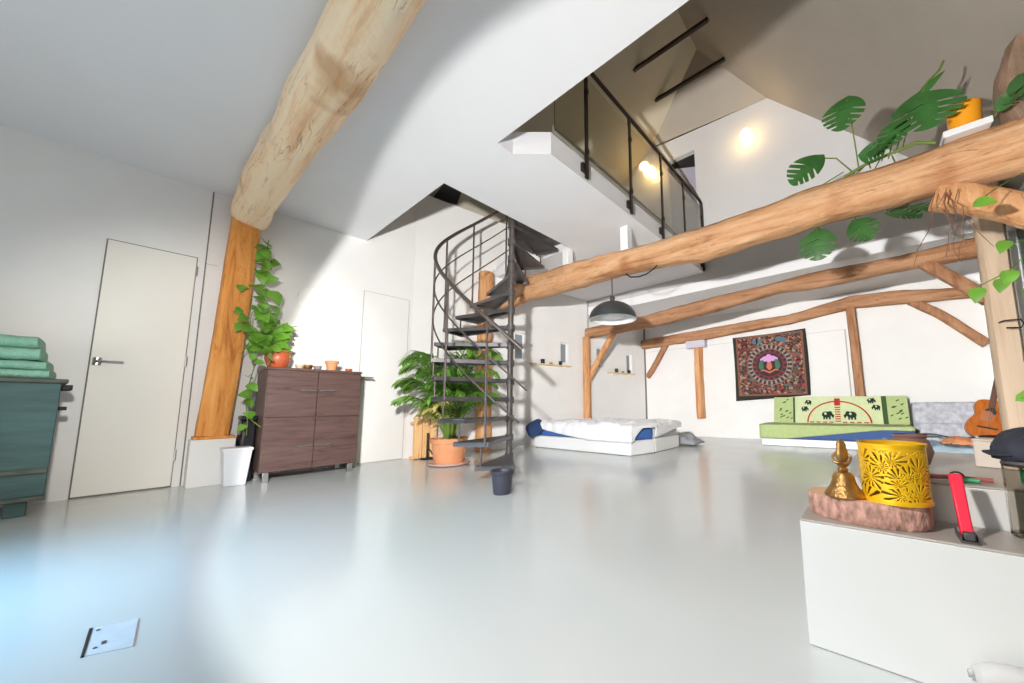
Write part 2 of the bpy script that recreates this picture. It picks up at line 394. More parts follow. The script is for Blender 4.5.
wall_door(1, -.269, .229, 2.06, True, 0)
wall_door(2, 1.62, 2.17, 2.10, False, 0)
struct(MB().box(XW, XW+.004, .279, .287, 0, 2.74).build('trim_1', M['gap']))
struct(MB().box(XW, XW+.003, .287, .36, 2.02, 2.025).build('trim_2', M['seam']))
struct(MB().add([(obl(7.17)+.002, 7.17, 0), (obl(7.17)+.03, 7.19, 0), (obl(7.17)+.03, 7.19, 2.46), (obl(7.17)+.002, 7.17, 2.46)], [(0, 1, 2, 3)]).build('trim_3', M['gap'], solid=.004))
struct(MB().box(-.245, -.225, YB-.006, YB, .3, 1.86).build('trim_4', M['seam']))
struct(MB().box(-4.0, -.23, YB-.003, YB, 1.855, 1.86).build('trim_5', M['seam']))
struct(MB().box(obl(5.42)+.002, obl(5.42)+.02, 5.41, 5.445, 2.1, 2.73).build('trim_6', M['seam']))
# white plinth under the first post
struct(MB().box(XW, -4.56, .30, .58, 0, .40).build('trim_7', M['wall'], bevel=.004))

# ---------------------------------------------------------------- timber
def sect_log(w, h, seed, pw=3.0, n=14, rough=.06, wob=None):
    def f(i):
        W = w[i] if isinstance(w, list) else w; H = h[i] if isinstance(h, list) else h
        out = []
        for j in range(n):
            a = 2*PI*(j+.5)/n; c, s_ = math.cos(a), math.sin(a)
            r = 1/((abs(c)**pw+abs(s_)**pw)**(1/pw))
            k = 1+rough*nz((i*.55, c*1.3+seed, s_*1.3), 1.0)
            out.append((W/2*r*c*k, H/2*r*s_*k))
        return out
    return f
def interp(tab, n):
    # resample a list of tuples to n points by the first value
    xs = [t[0] for t in tab]; out = []
    for i in range(n):
        x = xs[0]+(xs[-1]-xs[0])*i/(n-1)
        for k in range(len(tab)-1):
            if x <= xs[k+1]+1e-9: break
        t = (x-xs[k])/(xs[k+1]-xs[k]); t = t*t*(3-2*t)*.4+t*.6
        out.append(tuple(a+(b-a)*t for a, b in zip(tab[k], tab[k+1])))
    return out
def beam(tab, y, depth, label, m, seed, n=48, rough=.06, pw=3.5, loc=None):
    T = interp(tab, n)
    pts = [(x, y+.02*nz((x, seed, 0), 1.3), (a+b)/2) for x, a, b in T]
    hs = [a-b for x, a, b in T]; ws = [depth]*n
    o = MB().sweep(pts, sect_log(ws, hs, seed, pw, 16, rough)).build('timber_beam', m, loc=(T[0][0], y, T[0][1]), smooth=50)
    return tag(o, label, 'beam')
def timber(name, pts, w, h, label, cat, m, seed, n=16, rough=.05, pw=5, up=(1, 0, 0)):
    P = [Vector(p) for p in pts]; L = []
    for i in range(n):
        t = i/(n-1)*(len(P)-1); k = min(int(t), len(P)-2); u = t-k
        L.append(P[k].lerp(P[k+1], u)+Vector((.01*nz((i*.4, seed, 0)), .01*nz((i*.4, 0, seed)), 0)))
    # smooth the bends
    for _ in range(4):
        L = [L[0]]+[(L[i-1]+L[i]*2+L[i+1])/4 for i in range(1, n-1)]+[L[-1]]
    o = MB().sweep(L, sect_log(w, h, seed, pw, 14, rough), up=up).build(name, m, loc=L[0], smooth=50)
    return tag(o, label, cat)
# first log under the low ceiling
T = [(x, .535+.012*math.sin(x*2.1), 2.575+.02*math.sin(x*1.3)) for x in [-4.62+i*.155 for i in range(40)]]
ws = [.31+.05*nz((t[0]*1.4, 3, 0)) for t in T]
o = MB().sweep(T, sect_log([.28+.035*nz((t[0]*1.4, 3, 0)) for t in T], [.31]*40, 4.2, 2.6, 26, .13)).build('timber_beam', M['honey_x'], loc=T[0], smooth=60)
tag(o, 'thick pale honey log beam running under the low grey ceiling from the wall', 'beam')
kM = 1.041
def km(t): return (t[0]*kM, .65+(t[1]-.65)*kM, .65+(t[2]-.65)*kM)
main = [(-4.42, 2.34, 2.05), (-4.05, 2.42, 2.10), (-3.67, 2.467, 2.137), (-3.18, 2.441, 2.118), (-2.29, 2.4, 2.128), (-1.65, 2.344, 2.099), (-1.12, 2.337, 2.036), (-.6, 2.345, 2.065), (-.3, 2.359, 2.078), (.02, 2.367, 2.076), (.3, 2.353, 2.067), (.55, 2.361, 2.072), (.85, 2.382, 2.06), (1.28, 2.39, 2.06)]
MY = 3.42
beam([km(t) for t in main], MY, .26, 'long orange timber beam crossing the room below the mezzanine, carrying the monstera', M['oak_x'], 1.7, 70, .12)
b2 = [(-4.24, 2.159, 1.961), (-3.6, 2.177, 1.972), (-2.95, 2.19, 1.975), (-1.94, 2.269, 2.041), (-.88, 2.303, 2.164), (-.47, 2.345, 2.13), (.34, 2.328, 2.165), (1.1, 2.363, 2.149)]
beam(b2, 5.38, .2, 'wavy brown timber beam at the mouth of the alcove, second beam back from the monstera', M['brown_x'], 8.1, 56, .11)
b3 = [(-4.0, 2.128, 1.921), (-2.64, 2.178, 1.957), (-1.74, 2.213, 2.015), (-1.0, 2.215, 2.051), (-.13, 2.373, 2.168), (.49, 2.348, 2.132), (.8, 2.281, 2.103), (1.3, 2.221, 2.078)]
beam(b3, 7.11, .16, 'wavy brown timber beam against the back wall above the tapestry', M['brown_x'], 5.3, 56, .11)
# posts
timber('timber_post', [(-4.66, .43, .425), (-4.66, .47, 1.2), (-4.67, .51, 2.45), (-4.67, .525, 2.735)], .21, .2, 'orange timber post at the left wall holding up the honey log', 'post', M['honey_z'], 2.2, 22)
tag(MB().box(XW+.002, -4.55, .315, .575, .401, .424).build('wooden_plinth_board', M['honey_z'], bevel=.004), 'thin orange board between the timber post and its white plinth', 'board')
timber('timber_post', [(obl(3.2)+.11, 3.2, 0.0), (obl(3.2)+.11, 3.2, 1.5), (obl(3.2)+.11, 3.2, 2.72)], .18, .2, 'rust brown timber post with rounded top behind the spiral staircase', 'post', M['oak_z'], 9.2)
timber('timber_post', [(obl(5.3)+.085, 5.3, 0.36), (obl(5.3)+.085, 5.3, 1.2), (obl(5.3)+.085, 5.3, 1.97)], .12, .13, 'slim orange timber post between the small windows behind the bed', 'post', M['oak_z'], 3.9)
timber('timber_post', [(-2.70, 7.13, .37), (-2.71, 7.13, 1.2), (-2.70, 7.13, 1.81)], .25, .14, 'short orange timber post on the back wall under a lilac capital', 'post', M['oak_z'], 6.6)
tag(MB().box(-2.93, -2.53, 7.02, 7.199, 1.81, 1.96).build('post_capital', mat('lilac_plaster', (196, 190, 204), .7), bevel=.008), 'lilac grey block capping the short post on the back wall', 'capital')
timber('timber_post', [(-.115, 7.13, .0), (-.12, 7.13, 1.2), (-.13, 7.13, 2.17)], .17, .13, 'dark brown timber post rising behind the green sofa', 'post', M['brown_z'], 7.6)
timber('timber_post', [(1.08, 5.22, 0), (1.08, 5.22, 1.5), (1.09, 5.22, 3.1)], .17, .2, 'tall pale smooth timber post beside the guitar at the right wall', 'post', M['pale_z'], 1.1, 16, .015)
timber('timber_post', [(.96, MY, 2.42), (.93, MY, 2.62), (.95, MY, 2.80), (1.0, MY, 2.93)], .27, .22, 'weathered wavy post top rising from the right end of the monstera beam', 'post', M['weather'], 12.4, 14, .16)
# braces
br = lambda pts, w, h, lab, m, s: timber('timber_brace', pts, w, h, lab, 'brace', m, s, 14, .06, 4, (0, 1, 0))
br([(obl(5.36)+.07, 5.37, 1.16), (-3.98, 5.38, 1.52), (-3.60, 5.38, 2.02)], .10, .11, 'slanting orange brace between the slim post and the alcove beam', M['oak_z'], 3.3)
br([(-3.90, 7.12, 1.28), (-3.70, 7.12, 1.52), (-3.42, 7.12, 1.98)], .11, .12, 'curved brown brace on the back wall left of the lilac capital', M['brown_z'], 4.5)
br([(.58, 5.36, 2.2), (.78, 5.34, 1.98), (1.02, 5.27, 1.66)], .12, .11, 'straight brown brace from the alcove beam to the pale post', M['brown_z'], 5.5)
br([(.60, 7.12, 2.16), (.92, 7.12, 1.88), (1.30, 7.12, 1.42)], .12, .13, 'curved dark brace on the back wall above the guitar', M['brown_z'], 6.5)
br([(.48, MY, 2.10), (.72, MY, 1.98), (1.36, MY, 1.42)], .17, .17, 'thick orange brace rising to the right end of the monstera beam', M['oak_z'], 8.5)
# white blocks on the beam that carry the mezzanine
for x, lab in ((-3.02, 'small white block on the beam nearest the spiral staircase'), (-2.1, 'small white block on the beam under the mezzanine railing')):
    tag(MB().box(x-.05, x+.05, MY-.05, MY+.05, 2.45, 2.738).build('support_block', M['white'], bevel=.004), lab, 'block', 'blocks between beam and mezzanine')

# ---------------------------------------------------------------- mezzanine railing
XR = -1.885
rt = thing('balcony_railing', 'dark steel and glass railing along the edge of the mezzanine', 'railing', (XR, 3.4, 2.74))
def rel(v, o): return v
def bp(mb, name, m, root, **k):           # part in world coordinates under a root
    o = mb.build(name, m, None, **k); o.parent = root
    o.matrix_parent_inverse = Matrix.Identity(4)
    L = Vector(root.location)
    o.location = Vector(o.location)-L
    return o
bp(MB().tube([(XR, 1.75, 3.90), (XR, 5.33, 3.90), (XR, 5.40, 3.88), (XR, 5.42, 3.8), (XR, 5.42, 3.0)], .02, 10), 'handrail', M['darkrail'], rt)
for y in (2.41, 3.2, 3.97, 4.68, 5.38):
    p = bp(MB().box(XR-.012, XR+.012, y-.02, y+.02, 2.74, 3.9), 'post', M['darkrail'], rt, bevel=.003)
    for nm, b in (('bracket', MB().box(XR-.032, XR-.0, y-.055, y+.02, 2.80, 2.88)), ('glass_clamp', MB().box(XR-.01, XR+.024, y-.018, y+.018, 2.98, 3.03)), ('glass_clamp', MB().box(XR-.01, XR+.024, y-.018, y+.018, 3.6, 3.65))):
        o = b.build(nm, M['darkrail'], bevel=.004); o.parent = p; o.location = (0, 0, 0)
gl = mat('tinted_railing_glass', (246, 244, 232), .04, alpha_trans=1)
for a, b in ((1.98, 2.39), (2.43, 3.18), (3.22, 3.95), (3.99, 4.66), (4.70, 5.36)):
    bp(MB().box(XR-.004, XR+.004, a, b, 2.96, 3.78), 'glass_panel', gl, rt)
bp(MB().box(XR-.025, XR-.012, 1.98, 5.4, 2.945, 3.0), 'bottom_strip', mat('grey_strip', (150, 146, 136), .5), rt)

# ---------------------------------------------------------------- wall lamps upstairs
for x, z, lab in ((-1.135, 4.64, 'glowing round wall lamp on the gable wall above the monstera beam'), (-2.76, 4.79, 'glowing round wall lamp behind the mezzanine railing glass')):
    t = thing('wall_lamp', lab, 'lamp', (x, YU, z), group='wall lamps upstairs')
    MB().lathe([(.05, -.02), (.05, .02)], (0, 0, 0), 20).build('backplate', M['white'], t).rotation_euler.x = PI/2
    sp = MB(); sp.lathe([(.001, -.095), (.055, -.08), (.09, -.03), (.095, 0), (.09, .03), (.055, .08), (.001, .095)], (0, -.115, 0), 20)
    sp.build('globe', M['glow'], t)
    lp = bpy.data.lights.new('wall_lamp_light', 'POINT'); lp.energy = 2.2; lp.color = (1, .72, .38); lp.shadow_soft_size = .07
    lo = bpy.data.objects.new('wall_lamp_light', lp); COL.objects.link(lo); lo.location = (x, YU-.30, z)

# ---------------------------------------------------------------- pendant lamp
PX, PY, PZ = -2.3, MY-.02, 1.655
t = thing('pendant_lamp', 'charcoal dome pendant lamp with white lining hanging from the long beam', 'lamp', (PX, PY, PZ))
RL = .28
prof = [(RL*math.cos(a), RL*.78*math.sin(a)) for a in [rad(k) for k in range(0, 86, 6)]]
MB().lathe(prof+[(.03, RL*.8), (.03, RL*.8+.05), (.008, RL*.8+.07)], (0, 0, 0), 40, cap=False).build('lamp_shade', M['lampgrey'], t)
inn = MB().lathe([(RL, 0), (RL*.975, .0)]+[(r*.96, z*.95+.003) for r, z in prof[1:]], (0, 0, 0), 40, cap=False)
inn.build('shade_lining', M['lampwhite'], t)
MB().lathe([(.001, .02), (.12, .025), (.13, .04), (.12, .06), (.001, .07)], (0, 0, 0), 24, cap=False).build('reflector_bowl', M['lampwhite'], t)
MB().tube([(0, 0, RL*.8+.06), (0, 0, 2.16-PZ)], .005, 6).build('cord', M['black'], t)
cw = [(-2.05, MY-.10, 2.13), (-1.98, MY-.12, 2.07), (-1.88, MY-.13, 2.045), (-1.78, MY-.13, 2.05), (-1.70, MY-.12, 2.09), (-1.66, MY-.1, 2.13)]
tag(MB().tube(cw, .007, 6).build('cable', M['black'], loc=cw[0]), 'thin black cable drooping under the long beam right of the pendant lamp', 'cable')

# ---------------------------------------------------------------- spiral staircase
PB = Vector((-3.08, 2.52, 0))
st = thing('spiral_staircase', 'dark steel spiral staircase with curved handrail climbing to the mezzanine', 'staircase', PB)
RS = .80; A0 = -48; DA = -16; Z0 = .15; RI = .2
MB().tube([(0, 0, 0), (0, 0, 2.95)], .032, 16).build('pole', M['steel'], st)
MB().tube([(.06, -.045, 0.02), (.06, -.045, 1.5)], .008, 8).build('guide_rod', M['steel'], st)
def pol(r, a, z): return Vector((r*math.cos(rad(a)), r*math.sin(rad(a)), z))
NT = 14
for k in range(NT):
    a = A0+DA*k; z = Z0+RI*k
    m = MB(); poly = [pol(.03, a-60, 0)[:2], pol(.03, a+60, 0)[:2], pol(RS, a+12, 0)[:2], pol(RS+.02, a+4, 0)[:2], pol(RS+.02, a-4, 0)[:2], pol(RS, a-12, 0)[:2]]
    poly = [poly[1], poly[0], poly[5], poly[4], poly[3], poly[2]]
    m.prism(poly[::-1], z-.008, z)
    # folded lips on the two straight edges and the outer edge
    for p, q in ((pol(.03, a+60, 0), pol(RS, a+12, 0)), (pol(.03, a-60, 0), pol(RS, a-12, 0)), (pol(RS, a-12, 0), pol(RS, a+12, 0))):
        d = (q-p).normalized(); nn = Vector((-d.y, d.x, 0))*.004
        c = [p-nn, q-nn, q+nn, p+nn]
        m.hexa([(v.x, v.y, z-.04) for v in c]+[(v.x, v.y, z-.004) for v in c])
    m.lathe([(.045, z-.06), (.045, z+.01)], (0, 0, 0), 14)
    m.build('step', M['tread'], st, smooth=0)
def helix(off, r, k0, k1, n=70):
    return [pol(r, A0+DA*(k0+(k1-k0)*i/n), Z0+RI*(k0+(k1-k0)*i/n)+off) for i in range(n+1)]
MB().tube(helix(1.21, RS, -1.0, NT-1.9), .019, 10).build('handrail', M['steel'], st)
MB().tube(helix(.88, RS, -1.2, NT-.6), .008, 8).build('mid_rail', M['steel'], st)
MB().tube(helix(.54, RS, -.9, NT-.6), .008, 8).build('mid_rail', M['steel'], st)
for k in range(0, NT):
    a = A0+DA*k+10; z = Z0+RI*k
    if k % 2 == 1:
        MB().tube([pol(RS, a, z-.03), pol(RS, a, z+1.21-RI*10/16)], .011, 8).build('baluster', M['steel'], st)
    if k < NT-1:
        a2 = A0+DA*k-9
        MB().tube([pol(RS-.02, a2, z-.01), pol(RS-.02, a2, z+RI-.01)], .009, 8).build('riser_strut', M['steel'], st)
# landing bridging from the last step to the mezzanine edge
ld = MB().prism([(-.02, .05), (.10, .10), (.10, 1.0), (-.62, 1.0), (-.55, .45)], 2.86, 2.89)
ld.box(-.62, .10, .97, 1.0, 2.80, 2.86).box(.08, .10, .1, 1.0, 2.80, 2.86)
ld.build('landing', M['tread'], st, smooth=0)
for x, y in ((.09, .35), (.09, .9)):
    MB().tube([(x, y, 2.86), (x, y, 3.8)], .012, 8).build('baluster', M['steel'], st)

# nursery pot under the first step
t = thing('nursery_pot', 'black plastic nursery pot on the floor at the foot of the spiral staircase', 'pot', (-2.235, 1.765, 0))
MB().lathe([(.062, 0), (.068, .02), (.078, .145), (.084, .148), (.085, .17), (.08, .172), (.073, .15), (.064, .012)], (0, 0, 0), 28).build('pot_body', M['tub'], t)
MB().lathe([(.086, .146), (.088, .150), (.088, .170), (.084, .174)], (0, 0, 0), 28, cap=False).build('rim', M['tub'], t)

# ---------------------------------------------------------------- leaves
def frame(d, up=(0, 0, 1)):
    d = Vector(d).normalized(); u = Vector(up)
    if abs(d.dot(u)) > .97: u = Vector((1, 0, 0))
    s = d.cross(u).normalized(); return d, s, s.cross(d).normalized()
def leaf(mb, p, d, size, up=(0, 0, 1), kind='heart', roll=0, droop=.25, mi=0, wid=1):
    d, s, u = frame(d, up)
    if roll:
        q = Matrix.Rotation(roll, 3, d); s = q @ s; u = q @ u
    p = Vector(p); rows = 9 if kind == 'heart' else 60
    vs = []
    for i in range(rows+1):
        t = i/rows
        if kind == 'heart':
            w = .48*math.sin(PI*min(1, t**.62))**.85*(1-.25*t)*wid
            back = -.10 if 0 < t < .12 else 0
        else:
            w = (.60*math.sin(PI*(t**.62))**.7*(1-.1*t))*wid
            ph = (t*6.2) % 1
            if .2 < t < .92 and ph > .74: w *= .36
            back = 0
        c = p+d*(t*size)-u*(droop*size*t*t)
        lift = .14*w*size
        sh = d*((0 if kind == 'heart' else (w*.5-.16*(1-t)**3))*size)
        vs += [c-s*(w*size)+u*lift+sh+d*(-.12*size if kind == 'heart' and t < .15 else 0), c, c+s*(w*size)+u*lift+sh+d*(-.12*size if kind == 'heart' and t < .15 else 0)]
    fs = []
    for i in range(rows):
        a = i*3; fs += [(a, a+1, a+4, a+3), (a+1, a+2, a+5, a+4)]
    mb.add(vs, fs, mi)

# ---------------------------------------------------------------- palm behind the stairs
PP = Vector((-3.86, 2.28, 0))
t = thing('potted_palm', 'tall feathery palm in a terracotta pot behind the spiral staircase', 'plant', PP)
MB().lathe([(.15, .02), (.165, .05), (.19, .24), (.2, .245), (.205, .30), (.19, .305), (.175, .26)], (0, 0, 0), 36).build('pot', M['terra'], t)
MB().lathe([(.17, 0), (.225, .012), (.235, .035), (.225, .037), (.165, .019)], (0, 0, 0), 36).build('saucer', M['saucer'], t)
MB().lathe([(.001, .285), (.18, .285)], (0, 0, 0), 24, cap=False).build('soil', M['soil'], t)
fol = MB(); dry = MB(); stems = MB(); rp = random.Random(11)
def frond(base, dr, L, lift, leaflen, target, nleaf=20, dmb=None):
    dr = Vector(dr).normalized(); pts = []
    for i in range(15):
        s = i/14
        pts.append(Vector(base)+dr*(L*.75*s**1.25)+Vector((0, 0, lift*(1.75*s-.95*s*s*s))))
    stems.tube(pts, [.009*(1-.75*i/14)+.002 for i in range(15)], 5)
    for i in range(nleaf):
        s = .28+.7*i/nleaf; k = s*14; j = min(int(k), 13); c = pts[j].lerp(pts[j+1], k-j)
        tg = (pts[j+1]-pts[j]).normalized(); sd = tg.cross(Vector((0, 0, 1))).normalized()
        for sg in (-1, 1):
            l = leaflen*math.sin(PI*min(.96, .25+.7*(s-.28)/.72))*(.85+.3*rp.random())
            dd = (sd*sg*1.0+tg*.75+Vector((0, 0, -.18+rp.uniform(-.15, .1)))).normalized()
            w = .013+.004*rp.random(); side = dd.cross(Vector((0, 0, 1))).normalized()
            a = c; b = c+dd*l*.5; e = c+dd*l+Vector((0, 0, -.35*l))
            target.add([a-side*w*.4, a+side*w*.4, b+side*w, e, b-side*w], [(0, 1, 2, 4), (4, 2, 3)])
for i in range(26):
    an = 360*i/26*1.0+rp.uniform(-12, 12); L = rp.uniform(.35, .8); lift = rp.uniform(.5, .98)
    d = pol(1, an, 0)
    if d.x*.62-d.y*.78 > .4: L *= .55
    frond((.05*d.x, .05*d.y, .28), d, L, lift, rp.uniform(.2, .28), fol)
for an, L, lift in ((222, .80, 1.08), (212, .8, 1.15), (232, .84, .78), (240, .82, .55), (205, .62, 1.12), (190, .55, 1.02), (240, .75, .95), (228, .72, .72), (215, .85, .78), (60, .6, 1.25), (20, .4, 1.2), (75, .85, 1.2), (100, .55, 1.15), (350, .3, 1.05), (45, .75, .9), (60, .8, .6)):
    frond((0, 0, .28), pol(1, an, 0), L, lift, .26, fol, 22)
for an, L, lift in ((195, .5, .42), (215, .55, .35), (230, .45, .45), (250, .4, .4), (180, .42, .36), (205, .38, .52), (270, .3, .45), (300, .35, .5)):
    frond((0, 0, .28), pol(1, an, 0), L, lift, .2, dry, 16)
fol.build('foliage', M['palm'], t, smooth=0); dry.build('yellowed_leaves', M['palmdry'], t, smooth=0); stems.build('stems', M['stem'], t)
# wooden crate panel and black stand behind the palm
tt = thing('wooden_crate', 'upright orange wooden crate at the wall left of the terracotta palm pot', 'crate', (-4.55, 2.36, 0))
for dy in (-.10, 0, .10):
    MB().box(-.06, .0, dy-.045, dy+.045, 0.01, .52).build('board', M['crate'], tt, bevel=.004)
MB().box(-.16, -.06, -.14, .14, 0, .03).build('batten', M['crate'], tt, bevel=.003); MB().box(-.16, -.06, -.14, .14, .44, .47).build('batten', M['crate'], tt, bevel=.003)
tt = thing('plant_stand', 'small black metal stand on the floor in front of the orange crate', 'stand', (-4.47, 2.36, 0))
MB().box(-.06, .06, -.09, .09, 0, .018).build('base_plate', M['iron'], tt, bevel=.004)
MB().tube([(0, -.02, .018), (0, -.02, .33)], .014, 8).build('upright', M['iron'], tt)
MB().tube([(0, -.02, .14), (.01, .02, .10), (.01, .05, .05), (.01, .085, .07), (.01, .09, .13)], .008, 6).build('scroll', M['iron'], tt)

# ---------------------------------------------------------------- left: chest and towels
CX = -4.2
t = thing('blanket_chest', 'large worn teal wooden chest at the left edge by the wall', 'chest', (-4.43, -.83, 0), rotz=rad(6))
def loc(x): return x+4.45
def locy(y): return y+.82
b = MB().box(-.23, .25, -.5, .475, .12, .845)
b.build('body', M['chest'], t, bevel=.006)
MB().box(-.25, .27, -.53, .50, .845, .872).build('lid', M['chestwood'], t, bevel=.006)
MB().box(.25, .272, -.5, .470, .265, .295).build('batten', M['chestwood'], t, bevel=.004)
MB().box(-.22, .272, -.5, .478, .095, .122).build('base_board', M['chestwood'], t, bevel=.004)
MB().box(.15, .22, .34, .42, 0, .096).build('foot', M['chest'], t, bevel=.006)
MB().box(-.20, -.13, .34, .42, 0, .096).build('foot', M['chest'], t, bevel=.006)
MB().box(.05, .24, .476, .52, .80, .835).build('lid_catch', M['iron'], t, bevel=.006)
MB().box(.10, .2, .476, .51, .665, .69).build('side_handle', M['iron'], t, bevel=.004)
def towel(z, y1, lab, seed, h):
    mb = MB(); n = 22; L = .46
    layers = 2
    o = thing('folded_towel', lab, 'towel', (-4.40, -.45, z), group='towels on the chest')
    for k in range(layers):
        hh = h/layers; zz = k*hh
        def sec(i, zz=zz, hh=hh, k=k):
            out = []
            for j in range(16):
                a = 2*PI*(j+.5)/16; c, s_ = math.cos(a), math.sin(a); r = 1/((abs(c)**4+abs(s_)**4)**.25)
                out.append((.17*r*c*(1+.03*nz((i*.5, c+seed, k))), hh*.52*r*s_*(1+.25*nz((i*.45, c*2, seed+k)))))
            return out
        m = MB().sweep([(0, -.62+(.62+y1+.45)*i/(n-1)-(.015*k if i == n-1 else 0), zz+hh*.52+.004*nz((i*.5, k, seed))) for i in range(n)], sec)
        m.build('fold', M['towel'], o, smooth=60)
    return o
towel(.873, -.385, 'folded seafoam towel lying directly on the teal chest', 1.5, .115)
towel(.995, -.43, 'folded seafoam towel on top of the other towel', 4.5, .15)

# ---------------------------------------------------------------- dresser
DY0, DY1, DZ0, DZ1, DX = .712, 1.475, .09, 1.045, -4.28
t = thing('shoe_cabinet', 'dark wenge cabinet with four doors and thin steel handles by the wall', 'cabinet', (-4.52, 1.09, 0))
lx = lambda x: x+4.52
ly = lambda y: y-1.09
MB().box(lx(-4.74), lx(DX-.02), ly(DY0), ly(DY1), DZ0, DZ1-.025).build('body', M['wenge_side'], t, bevel=.003)
MB().box(lx(-4.75), lx(DX), ly(DY0-.005), ly(DY1+.005), DZ1-.025, DZ1).build('top_panel', M['wenge'], t, bevel=.003)
ym = (DY0+DY1)/2
for (y0, y1, s) in ((DY0+.004, ym-.003, 1), (ym+.003, DY1-.004, -1)):
    for (z0, z1, zh) in ((DZ0+.004, .575, .305), (.581, DZ1-.03, .835)):
        dr = MB().box(lx(DX-.018), lx(DX), ly(y0), ly(y1), z0, z1).build('door', M['wenge'], t, bevel=.002)
        hy0, hy1 = (y1-.135, y1-.008) if s > 0 else (y0+.008, y0+.135)
        h = MB().tube([(lx(DX), ly(hy0)+.01, zh), (lx(DX)+.022, ly(hy0)+.01, zh)], .004, 6).tube([(lx(DX), ly(hy1)-.01, zh), (lx(DX)+.022, ly(hy1)-.01, zh)], .004, 6).tube([(lx(DX)+.022, ly(hy0), zh), (lx(DX)+.022, ly(hy1), zh)], .006, 8)
        h.build('handle', M['chrome'], dr)
for y in (DY0+.05, DY1-.05):
    for x in (-4.33, -4.7):
        MB().box(lx(x)-.022, lx(x)+.022, ly(y)-.022, ly(y)+.022, 0, DZ0).build('foot', M['chrome'], t, bevel=.003)
# slim console beside it
t = thing('slim_console', 'slim pale green console with grey top right of the dark cabinet', 'console', (-4.66, 1.60, 0))
MB().box(-.11, .10, -.10, .10, 1.0, 1.02).build('top', M['greytop'], t, bevel=.003)
MB().box(-.11, .06, -.09, -.01, 0, 1.0).build('side_panel', M['palegreen'], t, bevel=.003)
# black bag-like box and bin
t = thing('black_storage_box', 'glossy black box squeezed between the white bin and the dark cabinet', 'box', (-4.6, .655, 0))
MB().box(-.14, .1, -.052, .048, 0, .56).build('body', mat('gloss_black', (22, 22, 26), .22), t, bevel=.02, seg=3)
MB().box(-.145, .105, -.054, .05, .56, .60).build('lid', mat('gloss_black_lid', (34, 34, 38), .25), t, bevel=.01)
t = thing('waste_bin', 'white square plastic bin standing on the floor before the black box', 'bin', (-4.44, .575, 0))
m = MB(); m.hexa([(-.075, -.07, 0), (.075, -.07, 0), (.075, .07, 0), (-.075, .07, 0), (-.1, -.092, .30), (.1, -.092, .30), (.1, .092, .30), (-.1, .092, .30)])
m.build('body', M['whiteplastic'], t, bevel=.01)
MB().box(-.106, .106, -.098, .098, .295, .325).build('lid', M['whiteplastic'], t, bevel=.008)
# items on the dresser
ZD = DZ1
t = thing('potted_pothos', 'trailing green pothos in a glazed terracotta pot on the cabinet, climbing the post', 'plant', (-4.50, .81, ZD))
MB().lathe([(.05, 0), (.075, .02), (.098, .09), (.098, .13), (.088, .155), (.098, .162), (.098, .176), (.084, .178), (.08, .15)], (0, 0, 0), 30).build('pot', M['terra_red'], t)
MB().lathe([(.001, .155), (.085, .155)], (0, 0, 0), 20, cap=False).build('soil', M['soil'], t)
MB().tube([(0, .02, .15), (0, .025, .42)], .018, 8).build('moss_pole', M['terra'], t)
fol = MB(); vin = MB(); rp = random.Random(5)
def vine(pts, step=.055, size=(.07, .12), first=0, spread=.06):
    P = [Vector(p) for p in pts]; vin.tube(P, .004, 5)
    for i in range(len(P)-1):
        n = max(1, int((P[i+1]-P[i]).length/step))
        for j in range(n):
            p = P[i].lerp(P[i+1], j/n)
            d = Vector((rp.uniform(.2, 1), rp.uniform(-.8, .6), rp.uniform(-1.1, .35)))
            q = p+Vector((rp.uniform(0, .05), rp.uniform(-spread, spread), rp.uniform(-.03, .03)))
            vin.tube([p, q], .0025, 4)
            leaf(fol, q, d, rp.uniform(*size), up=(1, .2, .5), roll=rp.uniform(-.6, .6))
# up the post then crowd above the pot, then hanging down in front
vine([(0, 0, .17), (.0, -.06, .40), (-.03, -.13, .62), (-.04, -.16, .85), (-.04, -.15, 1.10), (-.04, -.14, 1.28)], .035, (.10, .15))
vine([(0, 0, .17), (.03, -.05, .35), (.05, -.10, .50), (.0, -.17, .62), (.0, -.22, .5), (.02, -.22, .3)], .04)
vine([(0, 0, .17), (.05, .05, .30), (.04, .07, .42), (.03, .12, .44)], .05, (.07, .11))
vine([(0, 0, .17), (.05, -.08, .28), (.06, -.14, .22), (.08, -.17, .02), (.10, -.20, -.15), (.10, -.21, -.33), (.12, -.19, -.5), (.12, -.19, -.62)], .07, (.07, .10), spread=.05)
vine([(0, 0, .17), (.04, -.12, .33), (.02, -.22, .22), (0, -.26, .12)], .045)
vine([(0, 0, .17), (.09, -.04, .22), (.15, -.08, .06), (.19, -.11, -.02)], .07, (.08, .11))
vine([(-.02, -.25, .75), (-.01, -.30, .72)], .04, (.07, .09)); vine([(-.02, -.30, .55), (0, -.34, .5)], .05, (.06, .08))
vine([(.1, -.2, -.45), (.12, -.10, -.55)], .08, (.06, .08))
for k in range(26):
    leaf(fol, (rp.uniform(-.02, .1), rp.uniform(-.17, .02), rp.uniform(.2, .45)), (rp.uniform(.1, 1), rp.uniform(-.8, .8), rp.uniform(-.5, .5)), rp.uniform(.09, .14), up=(1, 0, .6))
fol.build('foliage', M['leaf'], t, smooth=60); vin.build('stems', M['stem'], t)
def bowl(name, x, y, r, h, m, label, cat, rim=True):
    prof = [(r*.55, 0), (r*.8, h*.25), (r, h*.8), (r, h), (r*.9, h), (r*.75, h*.45), (.002, h*.35)]
    return tag(MB().lathe(prof, (x, y, ZD), 24).build(name, m, loc=(x, y, ZD)), label, cat)
bowl('candle_bowl', -4.36, .955, .036, .04, mat('beige_glaze', (206, 190, 160), .5), 'small beige bowl on the cabinet right beside the pothos pot', 'bowl')
